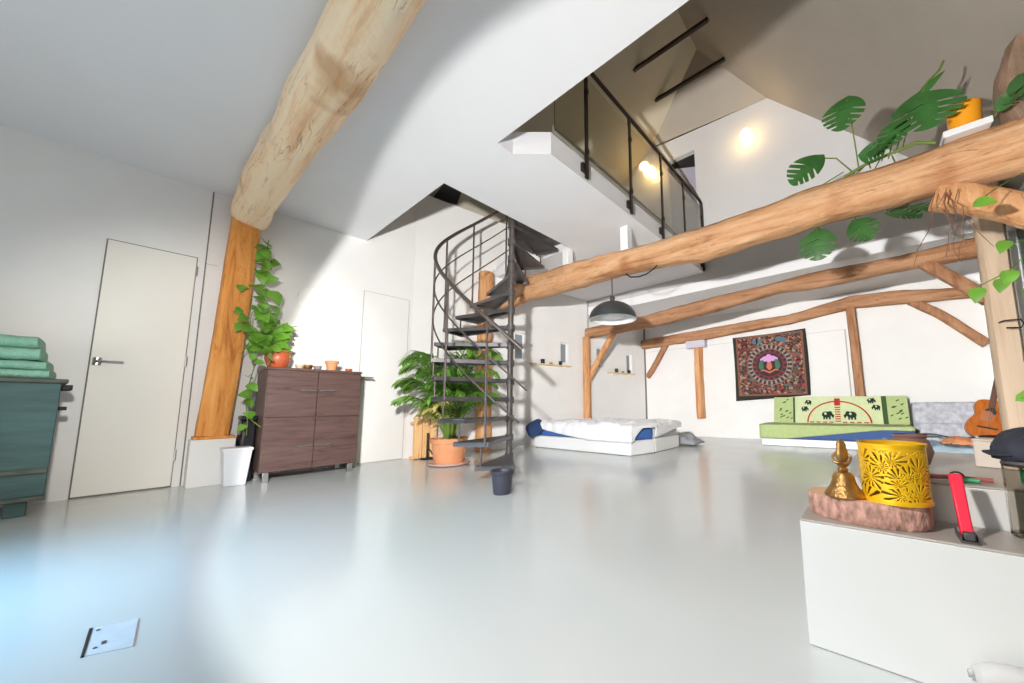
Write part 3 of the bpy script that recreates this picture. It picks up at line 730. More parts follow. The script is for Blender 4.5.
bowl('candle_bowl', -4.42, 1.03, .045, .05, M['brass'], 'brassy little bowl between the beige and the grey one on the cabinet', 'bowl')
bowl('candle_bowl', -4.38, 1.105, .036, .042, mat('grey_glaze', (150, 140, 138), .5), 'small grey brown bowl left of the little clay flowerpot', 'bowl')
t = thing('small_flowerpot', 'little terracotta flowerpot with a stubby succulent on the cabinet', 'pot', (-4.40, 1.23, ZD))
MB().lathe([(.038, 0), (.05, .075), (.06, .078), (.062, .105), (.052, .107), (.048, .08)], (0, 0, 0), 26).build('pot', M['terra'], t)
MB().lathe([(.001, .095), (.05, .095)], (0, 0, 0), 18, cap=False).build('soil', M['soil'], t)
m = MB()
for k in range(9): leaf(m, (0, 0, .095), pol(1, k*40, .6), .035, wid=.6)
m.build('foliage', M['leafdark'], t)
bowl('candle_dish', -4.36, 1.375, .034, .032, M['terra_red'], 'small reddish dish near the right end of the dark cabinet', 'dish')
# wall ornament
t = thing('wall_ring', 'faint round white ornament on the wall above the dark cabinet', 'ornament', (XW+.004, 1.10, 1.87))
m = MB(); m.tube([(0.006, .12*math.cos(2*PI*k/36), .12*math.sin(2*PI*k/36)) for k in range(37)], .008, 8); m.build('ring', M['white'], t)
o = MB(); o.lathe([(.112, -.003), (.112, .003)], (0, 0, 0), 36); d = o.build('disc', M['wall'], t); d.rotation_euler.y = PI/2

# ---------------------------------------------------------------- floor hatch
t = thing('floor_hatch', 'white steel plate with a dark edge set in the grey floor', 'hatch', (-1.79, .01, 0))
MB().hexa([(-.10, -.04, 0), (.09, -.045, 0), (.13, .035, 0), (-.075, .045, 0), (-.10, -.04, .003), (.09, -.045, .003), (.13, .035, .003), (-.075, .045, .003)]).build('plate', M['hatch'], t)
MB().hexa([(-.105, -.047, 0), (.09, -.051, 0), (.09, -.045, 0), (-.103, -.040, 0), (-.105, -.047, .004), (.09, -.051, .004), (.09, -.045, .004), (-.103, -.040, .004)]).build('edge', M['black'], t)
MB().box(.03, .05, -.02, -.012, .003, .0045).build('finger_slot', M['greyplas'], t)
for x, y in ((.06, -.03), (-.07, -.03)): MB().lathe([(.004, .003), (.004, .005)], (x, y, 0), 10).build('screw', M['greyplas'], t)

# ---------------------------------------------------------------- beds
def quadbox(A, B, C, D, z0, z1): return MB().hexa([(*p, z0) for p in (A, B, C, D)]+[(*p, z1) for p in (A, B, C, D)])
BA, BB, BC, BD = (-4.30, 4.02), (-2.45, 3.96), (-2.34, 4.42), (-4.24, 4.60)      # near bed
CA, CB, CC, CD = (-4.20, 4.62), (-2.35, 4.44), (-2.36, 5.24), (-4.12, 5.42)      # far bed
def q(A, B, C, D, u, v):
    A, B, C, D = [Vector((*p, 0)) for p in (A, B, C, D)]
    return (A.lerp(B, u)).lerp(D.lerp(C, u), v)
def bed(A, B, C, D, lab, sheet, full):
    c = q(A, B, C, D, .5, .5)
    t = thing('mattress_bed', lab, 'bed', (c.x, c.y, 0))
    L = lambda p: (p[0]-c.x, p[1]-c.y)
    quadbox(L(A), L(B), L(C), L(D), .004, .19).build('white_base', M['white'], t, bevel=.02, seg=3)
    s = [q(A, B, C, D, *p)[:2] for p in ((.01, .02), (.99, .02), (.99, .98), (.01, .98))]
    quadbox(*[L(p) for p in s], .19, .34).build('sheeted_mattress', sheet, t, bevel=.03, seg=3)
    return t
bed(BA, BB, BC, BD, 'nearer low bed with blue sheet on a white base, left of the room', M['sheetblue'], 1)
bed(CA, CB, CC, CD, 'farther low bed with pale grey sheet on a white base, behind the blue sheeted bed', mat('pale_grey_sheet', (206, 208, 212), .9), 0)
def duvet(A, B, C, D, lab, zf, ze, amp, seed, m, z=.36, thick=.02):
    # a spread cloth: u past 1 hangs over the foot end, v below 0 over the front
    mb = MB(); c = q(A, B, C, D, .5, .5); KU, KV = .10, .22
    def top(a, b):
        u = a*(1+KU); v = b*(1+KV)-KV
        uu, vv = min(1, u), max(0, v); p = q(A, B, C, D, uu, vv)
        h = z+amp*(.35+.65*nz((uu*6, vv*2.5+seed, 0)))+amp*.6*abs(nz((uu*15, vv*7, seed)))
        fo = min(1, max(0, -v/KV)); en = min(1, max(0, (u-1)/KU)); k = 1
        if fo > 0 or en > 0:
            tz = h
            if fo > 0: tz = h+(zf(uu)-h)*fo
            if en > 0: tz = min(tz, h+(ze(vv)-h)*en)
            p = p+Vector((.035*min(1, en*3), -.035*min(1, fo*3), 0))+Vector((.012*nz((u*20, 3, 1)), .012*nz((u*18, 1, seed)), 0))
            h = tz
        return (p.x, p.y, h)
    mb.grid(top, 80, 44)
    return tag(mb.build('duvet', m, loc=(c.x, c.y, z), solid=thick, smooth=80), lab, 'duvet')
duvet(BA, BB, BC, BD, 'rumpled white duvet spread over the blue sheeted bed', lambda u: .36-(.36-.175)*min(1, (u/.62)**.7), lambda v: .18+.17*min(1, max(0, v-.05)/.35)**.6, .075, 2.2, M['duvet'])
duvet(CA, CB, CC, CD, 'rumpled white duvet on the farther bed', lambda u: .35, lambda v: .22+.10*v, .075, 7.7, M['duvet'])
m = MB(); m.lathe([(.001, -.08), (.1, -.07), (.155, -.02), (.155, .02), (.1, .07), (.001, .08)], (0, 0, 0), 20, ripple=lambda a: 1+.08*math.cos(4*a))
o = m.build('cushion', M['nav'], loc=None, smooth=80); o.location = (-4.22, 3.97, .31); o.rotation_euler = (.9, .1, .2); tag(o, 'dark blue cushion at the wall end of the blue sheeted bed', 'cushion')
# grey bundle at the far end of the second bed
m = MB(); m.grid(lambda u, v: (-2.62+.42*u, 5.42+.45*v, .03+.13*math.sin(PI*u)**.6*math.sin(PI*v)**.6*(1+.5*nz((u*5, v*5, 2)))), 24, 20)
tag(m.build('grey_blanket', M['greyfab'], loc=(-2.4, 5.6, 0), solid=.02, smooth=80), 'crumpled grey blanket on the floor beside the farther bed', 'blanket')

# shelves on the turned wall with candles
def wall_shelf(y0, y1, z, lab, cups):
    ym = (y0+y1)/2
    t = thing('wall_shelf', lab, 'shelf', (obl(ym), ym, z), rotz=-math.atan(.156), group='narrow shelves on the white wall')
    L = (y1-y0)/2
    MB().box(.003, .10, -L, L, -.02, 0).build('board', M['shelf'], t, bevel=.003)
    for s in (-.7, .7): MB().box(.003, .07, s*L-.01, s*L+.01, -.05, -.02).build('bracket', M['white'], t)
    for f, h, r, mm, cl in cups:
        y = ym+f*L; x = obl(y)+.055
        o = MB().lathe([(r*.85, 0), (r, h*.3), (r, h), (r*.86, h), (r*.8, h*.2)], (x, y, z+.001), 16).build('candle_cup', mm, loc=(x, y, z+.001))
        tag(o, cl, 'cup')
wall_shelf(4.07, 4.93, 1.385, 'narrow pine shelf on the wall left of the slim orange post', [(-.45, .08, .035, M['black'], 'black cup at the left on the shelf nearer the stairs'), (-.05, .035, .03, M['brass'], 'tiny brown cup in the middle of the shelf nearer the stairs'), (.45, .07, .03, M['black'], 'black cup at the right on the shelf nearer the stairs')])
wall_shelf(5.95, 6.74, 1.33, 'narrow pine shelf on the wall right of the slim orange post', [(-.45, .085, .035, M['black'], 'black cup at the left on the shelf nearer the corner'), (.05, .04, .03, M['brass'], 'tiny brown cup in the middle of the shelf nearer the corner'), (.55, .075, .035, M['black'], 'black cup at the right on the shelf nearer the corner')])

# ---------------------------------------------------------------- tapestry
def tapestry_mat():
    m, nt, b = new_mat('mandala_embroidery'); N = nt.nodes.new; L = nt.links.new
    b.inputs['Roughness'].default_value = .95
    tc = N('ShaderNodeTexCoord')
    sx = N('ShaderNodeSeparateXYZ'); L(tc.outputs['Object'], sx.inputs[0])
    def mth(op, a, c=None):
        n = N('ShaderNodeMath'); n.operation = op
        for i, v in enumerate((a, c)):
            if v is None: continue
            if isinstance(v, (int, float)): n.inputs[i].default_value = v
            else: L(v, n.inputs[i])
        return n.outputs[0]
    x, z = sx.outputs[0], sx.outputs[2]
    r = mth('SQRT', mth('ADD', mth('MULTIPLY', x, x), mth('MULTIPLY', z, z)))
    ang = mth('ARCTAN2', z, x)
    vo = N('ShaderNodeTexVoronoi'); vo.inputs['Scale'].default_value = 30; L(tc.outputs['Object'], vo.inputs['Vector'])
    rp_ = N('ShaderNodeValToRGB'); cr = rp_.color_ramp; cr.interpolation = 'CONSTANT'
    cols = [(76, 34, 36), (112, 48, 46), (52, 62, 66), (126, 88, 72), (66, 34, 38), (70, 98, 94), (148, 70, 72), (100, 74, 64), (160, 128, 102), (60, 84, 64)]
    cr.elements[0].color = (*lin(cols[0]), 1); cr.elements[0].position = 0; cr.elements[1].position = .95; cr.elements[1].color = (*lin(cols[9]), 1)
    for i in range(1, 9):
        e = cr.elements.new(i/10); e.color = (*lin(cols[i]), 1)
    sp = N('ShaderNodeSeparateColor'); L(vo.outputs['Color'], sp.inputs[0]); L(sp.outputs[0], rp_.inputs[0])
    col = rp_.outputs[0]
    def mix(f, c1, c2):
        n = N('ShaderNodeMix'); n.data_type = 'RGBA'; L(f, n.inputs[0]); L(c1, n.inputs[6])
        if isinstance(c2, tuple): n.inputs[7].default_value = (*lin(c2), 1)
        else: L(c2, n.inputs[7])
        return n.outputs[2]
    def band(v, a, c): return mth('MULTIPLY', mth('GREATER_THAN', v, a), mth('LESS_THAN', v, c))
    spokes = mth('GREATER_THAN', mth('SINE', mth('MULTIPLY', ang, 28)), 0.1)
    spokes2 = mth('GREATER_THAN', mth('SINE', mth('MULTIPLY', ang, 18)), .3)
    # dark red corner fields
    dist = mth('ADD', mth('ABSOLUTE', x), mth('ABSOLUTE', z))
    col = mix(mth('MULTIPLY', mth('MULTIPLY', mth('GREATER_THAN', dist, .70), mth('LESS_THAN', vo.outputs['Distance'], .38)), mth('GREATER_THAN', z, 0.1)), col, (92, 22, 26))
    col = mix(mth('LESS_THAN', r, .375), col, (58, 52, 56))
    col = mix(mth('MULTIPLY', band(r, .30, .365), spokes), col, (150, 132, 126))
    col = mix(mth('MULTIPLY', band(r, .24, .285), spokes2), col, (134, 52, 58))
    col = mix(band(r, .37, .382), col, (140, 118, 98)); col = mix(band(r, .288, .298), col, (150, 130, 108)); col = mix(band(r, .22, .232), col, (130, 60, 60))
    col = mix(mth('LESS_THAN', r, .22), col, (66, 44, 48))
    e = mth('MAXIMUM', mth('ABSOLUTE', x), mth('ABSOLUTE', z))
    col = mix(mth('GREATER_THAN', e, .535), col, (128, 84, 66)); col = mix(mth('GREATER_THAN', e, .565), col, (44, 44, 40))
    L(col, b.inputs['Base Color'])
    return m
t = thing('wall_tapestry', 'square dark red mandala tapestry hanging on the back wall', 'tapestry', (-1.40, YB-.02, 1.36))
k6 = .6
mb = MB()
def tap(u, v):
    x = (-.625+1.235*u); z = (.585-(1.235-.07*u)*(1-v))
    return (x+.012*math.sin(v*3), -.014+.008*math.sin(u*9+v*2), z+.02*(u-.5)*2*(1-v)*-0-.012*math.sin(PI*u)*(1 if v > .9 else .4)+.012*(u-.5))
mb.grid(tap, 30, 30, lambda a, b: 0)
mb.build('embroidered_cloth', tapestry_mat(), t, smooth=80, solid=.005)
def flat(mb, pts, y, mi=0): mb.add([(p[0], y, p[1]) for p in pts], [tuple(range(len(pts)))], mi)
def ell(cx, cz, a, b, n=18, t0=0, t1=2*PI): return [(cx+a*math.cos(t0+(t1-t0)*k/n), cz+b*math.sin(t0+(t1-t0)*k/n)) for k in range(n)]
lot = MB(); yy = -.030
for dx, dz, a, b in ((0, .12, .055, .075), (-.06, .11, .06, .05), (.06, .11, .06, .05), (-.1, .10, .05, .035), (.1, .10, .05, .035)): flat(lot, ell(dx, dz, a, b), yy-.001*abs(dx)); 
lot.build('lotus_motif', mat('lilac_stitch', (204, 150, 206), .9), t, smooth=0)
for s in (-1, 1):
    bd = MB(); flat(bd, ell(s*.135, -.01, .04, .085), yy); flat(bd, ell(s*.115, .065, .028, .028), yy-.001)
    flat(bd, [(s*.12, -.08), (s*.17, -.06), (s*.19, -.02), (s*.155, -.02)], yy-.0015)
    bd.build('bird_motif', mat('green_stitch', (66, 112, 88), .9), t, smooth=0)
ur = MB(); flat(ur, [(-.03, .05), (.03, .05), (.05, -.05), (0, -.11), (-.05, -.05)], yy); flat(ur, [(-.17, -.12), (-.10, -.08), (0, -.13), (.10, -.08), (.17, -.12), (.10, -.11), (0, -.16), (-.10, -.11)], yy-.001)
ur.build('vase_motif', mat('rust_stitch', (196, 110, 84), .9), t, smooth=0)
for cx, cz in ((-.22, .45), (.18, .46), (-.15, .44), (.25, .43)):
    fl = MB(); flat(fl, ell(cx, cz, .055, .045, 10), yy); fl.build('flower_motif', mat('blue_stitch', (78, 112, 128), .9), t, smooth=0)

# ---------------------------------------------------------------- sofa
SX0, SX1 = -1.38, .42
t = thing('sofa', 'low sofa on a white base draped with a lime throw, under the tapestry', 'sofa', (-.48, 6.62, 0))
sx = lambda x: x+.48
sy = lambda y: y-6.62
MB().box(sx(-1.40), sx(.30), sy(6.20), sy(7.05), .003, .11).build('base', M['white'], t, bevel=.01)
MB().box(sx(-1.40), sx(.42), sy(6.19), sy(7.05), .11, .31).build('seat_mattress', M['sofablue'], t, bevel=.03, seg=3)
MB().hexa([(sx(-1.29), sy(6.72), .31), (sx(.40), sy(6.72), .31), (sx(.40), sy(7.0), .31), (sx(-1.29), sy(7.0), .31), (sx(-1.29), sy(6.86), .74), (sx(.40), sy(6.86), .72), (sx(.40), sy(7.0), .72), (sx(-1.29), sy(7.0), .74)]).build('backrest', M['green'], t, bevel=.03, seg=3)
# seat throw: covers the top and hangs down the front, cut on a slant
mb = MB(); n = 40
def hang(u): return .115 if u < .2 else .115+.165*min(1, (u-.2)/.62)
def seat(u, v):
    x = -1.412+1.83*u
    if v < .7:
        y = 6.74-(6.74-6.185)*v/.7; z = .322+.008*nz((u*8, v*6, 0))
    else:
        w = (v-.7)/.3; y = 6.172-.006*w; z = .318-(.318-hang(u))*w
    return (sx(x), sy(y), z)
mb.grid(seat, n, 20); mb.build('seat_throw', M['green'], t, solid=.012, smooth=70)
sd = MB().grid(lambda u, v: (sx(-1.413), sy(6.18+.55*u), .318-.21*v), 8, 4); sd.build('side_throw', M['green'], t, solid=.01)
# printed back throw: panel slightly in front of the backrest, print as part of the same mesh
mats = [M['greenpale'], M['green'], M['darkgreen'], M['printblack'], M['printred']]
mb = MB()
def bk(u, v, d=.0):
    x = -1.30+1.71*u; z = .335+.42*v-.02*u*v; y = 6.712+.145*v-.012-d
    return (sx(x), sy(y), z)
mb.grid(lambda u, v: bk(u, v), 60, 12, lambda u, v: 1 if (u < .17 or u > .86) else (2 if (.17 < u < .19 or .84 < u < .86) else 0))
mb.grid(lambda u, v: (sx(-1.30+1.71*u), sy(6.845+.17*v), .752+.006*math.sin(v*3)-.02*u), 30, 4, 1)
def dec(pts, mi, d=.006):
    k = len(mb.v); mb.v += [Vector(bk(p[0], p[1], d)) for p in pts]; mb.f.append(tuple(range(k, k+len(pts)))); mb.mi.append(mi)
A_ = 1.71; H_ = .42
def dc(cx, cz, a, b, t0=0, t1=2*PI, n=16): return [(cx+a/A_*math.cos(t0+(t1-t0)*i/n), cz+b/H_*math.sin(t0+(t1-t0)*i/n)) for i in range(n+(t1-t0 < 6))]
cx = .52
for i in range(24):
    a0, a1 = PI*i/24, PI*(i+1)/24
    dec([(cx+r/A_*math.cos(a), .02+h/H_*math.sin(a)) for r, h, a in ((.41, .345, a0), (.41, .345, a1), (.39, .325, a1), (.39, .325, a0))], 4)
dec([(cx-.022, .66), (cx+.022, .66), (cx+.022, .93), (cx-.022, .93)], 4, .008)
for k in range(7): dec([(cx-.02, .06+.085*k), (cx+.02, .06+.085*k), (cx+.02, .10+.085*k), (cx-.02, .10+.085*k)], 4, .008)
for k in range(9):
    if abs(k-4) > .6: dec([(cx-.2+.05*k-.016, .02), (cx-.2+.05*k+.016, .02), (cx-.2+.05*k+.016, .06), (cx-.2+.05*k-.016, .06)], 4, .008)
def beast(x, z, s, f):
    dec(dc(x, z, .062*s, .05*s), 3, .009)
    dec(dc(x+f*.045*s/A_*1.0, z+.02*s/H_, .03*s, .035*s), 3, .010)
    dec([(x+f*.06*s/A_, z+.03*s/H_), (x+f*.10*s/A_, z-.01*s/H_), (x+f*.085*s/A_, z-.06*s/H_), (x+f*.06*s/A_, z-.02*s/H_)], 3, .0095)
    for q_ in (-.045, -.01, .03): dec([(x+q_*s/A_, z-.02*s/H_), (x+(q_+.022)*s/A_, z-.02*s/H_), (x+(q_+.022)*s/A_, z-.075*s/H_), (x+q_*s/A_, z-.075*s/H_)], 3, .011)
    dec(dc(x-.008*s, z+.015*s/H_, .016*s, .02*s), 0, .012)
beast(cx-.085, .32, 1.0, 1); beast(cx+.10, .32, 1.0, -1)
beast(.26, .55, .65, 1); beast(.30, .80, .6, -1); beast(.76, .85, .65, 1); beast(.80, .60, .65, -1)
for k in range(14):
    u = .05+.1*R.random(); v = .1+.8*R.random(); dec([(u, v), (u+.02, v+.06), (u+.012, v+.08), (u-.006, v+.03)], 2, .006)
for k in range(12):
    u = .88+.1*R.random(); v = .1+.8*R.random(); dec([(u, v), (u+.02, v+.06), (u+.012, v+.08), (u-.006, v+.03)], 2, .006)
mb.build('printed_back_throw', mats, t, smooth=50)
fr = MB()
for k in range(60):
    u = .1+.85*k/60; p = bk(u, -.02); fr.add([(p[0], p[1]-.02, p[2]), (p[0]+.014, p[1]-.02, p[2]), (p[0]+.016+R.uniform(-.01, .01), p[1]-.04, p[2]-.004), (p[0]+.002, p[1]-.05, p[2]-.004)], [(0, 1, 2, 3)])
fr.build('fringe', M['darkgreen'], t, smooth=0)
# grey covered couch end, pale floor mattress and things on it
t = thing('couch_section', 'couch section under a speckled grey throw beside the lime sofa', 'sofa', (.82, 6.9, 0))
MB().hexa([(-.385, -.22, .0), (.44, -.22, 0), (.44, .2, 0), (-.385, .2, 0), (-.36, -.04, .64), (.44, -.04, .64), (.44, .2, .64), (-.36, .2, .64)]).build('covered_back', M['speck'], t, bevel=.04, seg=3)
mb = MB(); mb.grid(lambda u, v: (-.37+.80*u, -.245-.05*v*(1+.5*nz((u*6, v*3, 1)))-.12*v*v, .36*(1-v)+.004), 24, 10); mb.build('throw_hem', M['speck'], t, solid=.012, smooth=80)
t = thing('floor_mattress', 'thin floor mattress with crumpled pale blue sheet before the guitar', 'mattress', (.72, 6.1, 0))
mb = MB(); mb.grid(lambda u, v: (-.42+.85*u, -.42+.9*v, (.13+.035*nz((u*6, v*5, 3))+.03*abs(nz((u*12, v*11, 0))))*min(1, (min(u, 1-u, v, 1-v)*14)**.5)), 40, 40)
mb.build('pale_blue_sheet', M['skyblue'], t, smooth=80); MB().box(-.38, .38, -.38, .42, .003, .07).build('mattress_core', M['white'], t, bevel=.02)
t = thing('guitar', 'orange brown acoustic guitar leaning by the pale post at the right', 'guitar', (1.045, 6.44, .185))
def gout():
    half = [(0, 0), (.10, .004), (.165, .05), (.185, .12), (.172, .20), (.128, .27), (.118, .31), (.138, .37), (.142, .42), (.12, .465), (.06, .485), (0, .487)]
    return half+[(-x, z) for x, z in half[-2:0:-1]]
o = gout(); n_ = len(o)
def smooth_poly(o, it=2):
    for _ in range(it):
        r = []
        for i in range(len(o)):
            a, b = o[i], o[(i+1) % len(o)]; r += [(a[0]*.75+b[0]*.25, a[1]*.75+b[1]*.25), (a[0]*.25+b[0]*.75, a[1]*.25+b[1]*.75)]
        o = r
    return o
o = smooth_poly(o); tilt = Matrix.Rotation(rad(-11), 4, 'X') @ Matrix.Rotation(rad(15), 4, 'Y')
def gp(mb, name, m, **k):
    mb.v = [tilt @ v for v in mb.v]; return mb.build(name, m, t, **k)
def face(poly, y0, y1):
    k = len(poly); m = MB(); m.add([(x, y0, z) for x, z in poly]+[(x, y1, z) for x, z in poly], [tuple(range(k)), tuple(range(2*k-1, k-1, -1))]+[(i, k+i, k+(i+1) % k, (i+1) % k) for i in range(k)]); return m
gp(face(o, -.05, .05), 'body', M['guitar'], bevel=.004)
gp(face(ell(0, .335, .05, .05, 24), -.0525, -.051), 'sound_hole', M['black'])
gp(face([(-.075, .22), (.03, .22), (.04, .30), (.0, .345), (-.07, .34)], -.0535, -.0525), 'pickguard', M['pickguard'])
gp(MB().box(-.085, .085, -.065, -.05, .125, .145), 'bridge', M['black'], bevel=.004)
gp(MB().box(-.027, .027, -.07, -.045, .38, .92), 'neck', M['guitarneck'], bevel=.006)
gp(MB().box(-.04, .04, -.065, -.045, .92, 1.08), 'headstock', M['guitarneck'], bevel=.008)
gp(MB().tube([(0.01, -.056, .13), (0.01, -.075, .93)], .0012, 4).tube([(-.012, -.056, .13), (-.012, -.075, .93)], .0012, 4), 'strings', M['chrome'])
t = thing('folded_instrument_strap', 'long dark strip with white patches lying in front of the guitar', 'strap', (.78, 6.22, .19))
mb = MB(); mb.grid(lambda u, v: (-.38+.76*u, -.05+.1*v+.02*math.sin(u*7), .035+.02*math.sin(u*9)), 30, 3, lambda u, v: 1 if (.45 < u < .8 and int(u*30) % 3 == 0) else 0)
mb.build('strap', [M['black'], M['white']], t, solid=.012)
m = MB(); m.grid(lambda u, v: (.60+.30*u, 5.66+.25*v, .17+.07*math.sin(PI*u)*math.sin(PI*v)+.04*abs(nz((u*7, v*7, 9)))), 18, 18)
tag(m.build('crumpled_cloth', M['orange'], loc=(.7, 5.76, .17), solid=.012, smooth=60), 'crumpled orange cloth on the pale blue floor mattress', 'cloth')
# ---------------------------------------------------------------- stepped blocks at the right
t = thing('step_block', 'low white block with taupe top in the right foreground carrying the bell', 'block', (.55, 1.277, 0))
MB().box(-.733, .78, -.093, .092, .002, .322).build('block_body', M['blockwhite'], t, bevel=.002)
MB().box(-.733, .78, -.093, .092, .322, .328).build('top', M['taupe'], t, bevel=.002)
t = thing('step_block', 'higher white block with taupe top behind the one carrying the bell', 'block', (.6, 1.78, 0))
MB().box(-.665, .73, -.405, .42, .002, .424).build('block_body', M['blockwhite'], t, bevel=.002)
MB().box(-.665, .73, -.405, .42, .424, .43).build('top', M['taupe'], t, bevel=.002)
# log slice
mb = MB(); n = 56; ra = random.Random(3)
prof = [1+.05*nz((3*math.cos(2*PI*k/n), 3*math.sin(2*PI*k/n), 5)) for k in range(n)]
def sl(z, s): return [(.137*s*prof[k]*math.cos(2*PI*k/n), .080*s*prof[k]*math.sin(2*PI*k/n), z) for k in range(n)]
levels = [(0, .94), (.008, .985), (.02, 1.0), (.034, .99), (.048, 1.0), (.058, .985), (.062, .97)]
for z, s in levels: mb.v += [Vector(p)*1 for p in sl(z, s)]
for i in range(len(levels)-1):
    for k in range(n): mb.f.append((i*n+k, i*n+(k+1) % n, (i+1)*n+(k+1) % n, (i+1)*n+k)); mb.mi.append(0)
t = thing('log_slice', 'oval slice of log with rough bark edge under the bell and the lantern', 'log', (-.036, 1.282, .329), rotz=rad(-7))
mb.build('bark', M['barkm'], t, smooth=70)
m = MB(); m.v = [Vector(p) for p in sl(.0622, .968)]+[Vector(p) for p in sl(0, .93)]; m.f = [tuple(range(n)), tuple(range(2*n-1, n-1, -1))]; m.mi = [0, 0]; m.build('sawn_face', M['cutwood'], t)
ZL = .3915
# bell
t = thing('hand_bell', 'antique brass hand bell with ornate figure handle on the log slice', 'bell', (-.077, 1.245, ZL))
MB().lathe([(.046, 0), (.048, .004), (.044, .012), (.034, .026), (.028, .042), (.026, .054), (.020, .064), (.008, .068)], (0, 0, 0), 36).build('bell_body', M['brass'], t)
MB().lathe([(.010, .066), (.013, .072), (.009, .078), (.012, .084), (.018, .089), (.010, .094), (.013, .102), (.016, .112), (.013, .126), (.011, .134), (.012, .14), (.008, .15), (.002, .157)], (0, 0, 0), 20, ripple=lambda a: 1+.14*math.cos(3*a)).build('handle', M['brass'], t)
m = MB()
for s in (-1, 1): m.tube([(s*.012, 0, .118), (s*.022, -.004, .106), (s*.018, -.008, .094), (s*.006, -.012, .09)], .004, 8)
m.build('figure_arms', M['brass'], t)
# lantern with leaf cutouts
t = thing('candle_lantern', 'golden openwork lantern with fan leaf cutouts on the log slice', 'lantern', (.032, 1.272, ZL))
NU, NV, RL_, HL = 320, 110, .070, .150
mb = MB(); rc = random.Random(21)
cent = [(rc.uniform(0, 2*PI), rc.uniform(.0, 1.0)) for _ in range(54)]
for i in range(NU):
    for j in range(NV+1):
        a = 2*PI*i/NU; z = HL*j/NV; mb.v.append(Vector((RL_*math.cos(a), RL_*math.sin(a), z)))
for i in range(NU):
    for j in range(NV):
        a = 2*PI*(i+.5)/NU; v = (j+.5)/NV; hole = False
        if .07 < v < .90:
            best = []
            for ca, cv in cent:
                da = (a-ca+PI) % (2*PI)-PI; dx = da*RL_; dz = (v-cv)*HL; best.append((dx*dx+dz*dz, dx, dz, ca))
            best.sort(); d0, dx, dz, ca = best[0]
            if math.sqrt(best[1][0])-math.sqrt(d0) > .0025 and d0 > .000016:
                an = math.atan2(dz+.008, dx+.006*math.sin(ca*7))
                hole = math.sin(an*13+.5) > .25
        if not hole:
            i2 = (i+1) % NU; mb.f.append((i*(NV+1)+j, i2*(NV+1)+j, i2*(NV+1)+j+1, i*(NV+1)+j+1)); mb.mi.append(0)
mb.build('openwork_shell', M['gold'], t, solid=.0012, smooth=80)
MB().lathe([(.0735, 0), (.0735, .008), (.068, .008), (.068, 0.002)], (0, 0, 0), 48).build('bottom_rim', M['gold'], t)
MB().lathe([(.0725, .142), (.0735, .150), (.068, .150), (.069, .142)], (0, 0, 0), 48, cap=False).build('top_rim', M['gold'], t)
MB().lathe([(.055, .004), (.056, .11), (.053, .11), (.052, .01)], (0, 0, 0), 32).build('candle_glass', M['goldin'], t)
# red handled tool
t = thing('stapler', 'red handled stapler with dark metal tray on the edge of the low block', 'stapler', (.152, 1.232, .3285))
MB().box(-.016, .016, -.035, .04, 0, .004).box(-.016, -.013, -.035, .04, .004, .014).box(.013, .016, -.035, .04, .004, .014).build('tray', M['greyplas'], t, bevel=.001)
m = MB(); m.hexa([(-.011, -.012, .004), (.011, -.012, .004), (.011, .008, .004), (-.011, .008, .004), (-.014, .05, .142), (.011, .05, .142), (.011, .062, .138), (-.014, .062, .138)])
m.build('red_arm', M['redp'], t, bevel=.003)
MB().box(-.010, .010, -.03, -.012, .004, .022).build('jaw', M['greyplas'], t, bevel=.003)
# glass vase with cap over it
t = thing('glass_vase', 'tall clear glass vase holding a green topped stick at the right edge', 'vase', (.278, 1.326, .3285))
MB().lathe([(.002, 0), (.034, 0), (.04, .004), (.041, .17), (.0375, .17), (.0365, .012), (.002, .009)], (0, 0, 0), 36, cap=False).build('glass_body', M['smoke'], t)
MB().lathe([(.0385, .165), (.042, .172), (.0385, .178)], (0, 0, 0), 36, cap=False).build('metal_rim', M['greyplas'], t)
MB().lathe([(.017, .125), (.018, .13), (.018, .152), (.015, .158)], (.005, -.004, 0), 20).build('green_top', M['greencap'], t)
MB().tube([(.005, -.004, .012), (.005, -.004, .126)], .008, 10).build('copper_stick', M['copper'], t)
t = thing('cloth_cap', 'dark navy cloth cap resting over the mouth of the glass vase', 'cap', (.30, 1.345, .508))
def cap(u, v):
    a = 2*PI*u; r = .072*math.sin(PI/2*min(1, v*1.02)); z = .075*math.cos(PI/2*v)**.8
    k = 1+.08*nz((math.cos(a)*2, math.sin(a)*2, v*3)); return (r*k*math.cos(a), r*k*.9*math.sin(a), z*k)
MB().grid(cap, 40, 12).build('crown', M['capnavy'], t, smooth=80, solid=.003)
MB().grid(lambda u, v: ((-.06-.028*v)*math.cos(1.1*(u-.5)), .055*2*(u-.5)*(1-.45*v), .012-.004*v+.008*(1-abs(2*u-1))), 14, 5).build('visor', M['capnavy'], t, solid=.004, smooth=60)
MB().lathe([(.006, 0), (.006, .003), (.001, .005)], (-.02, -.05, .055), 10).build('button', M['chrome'], t)
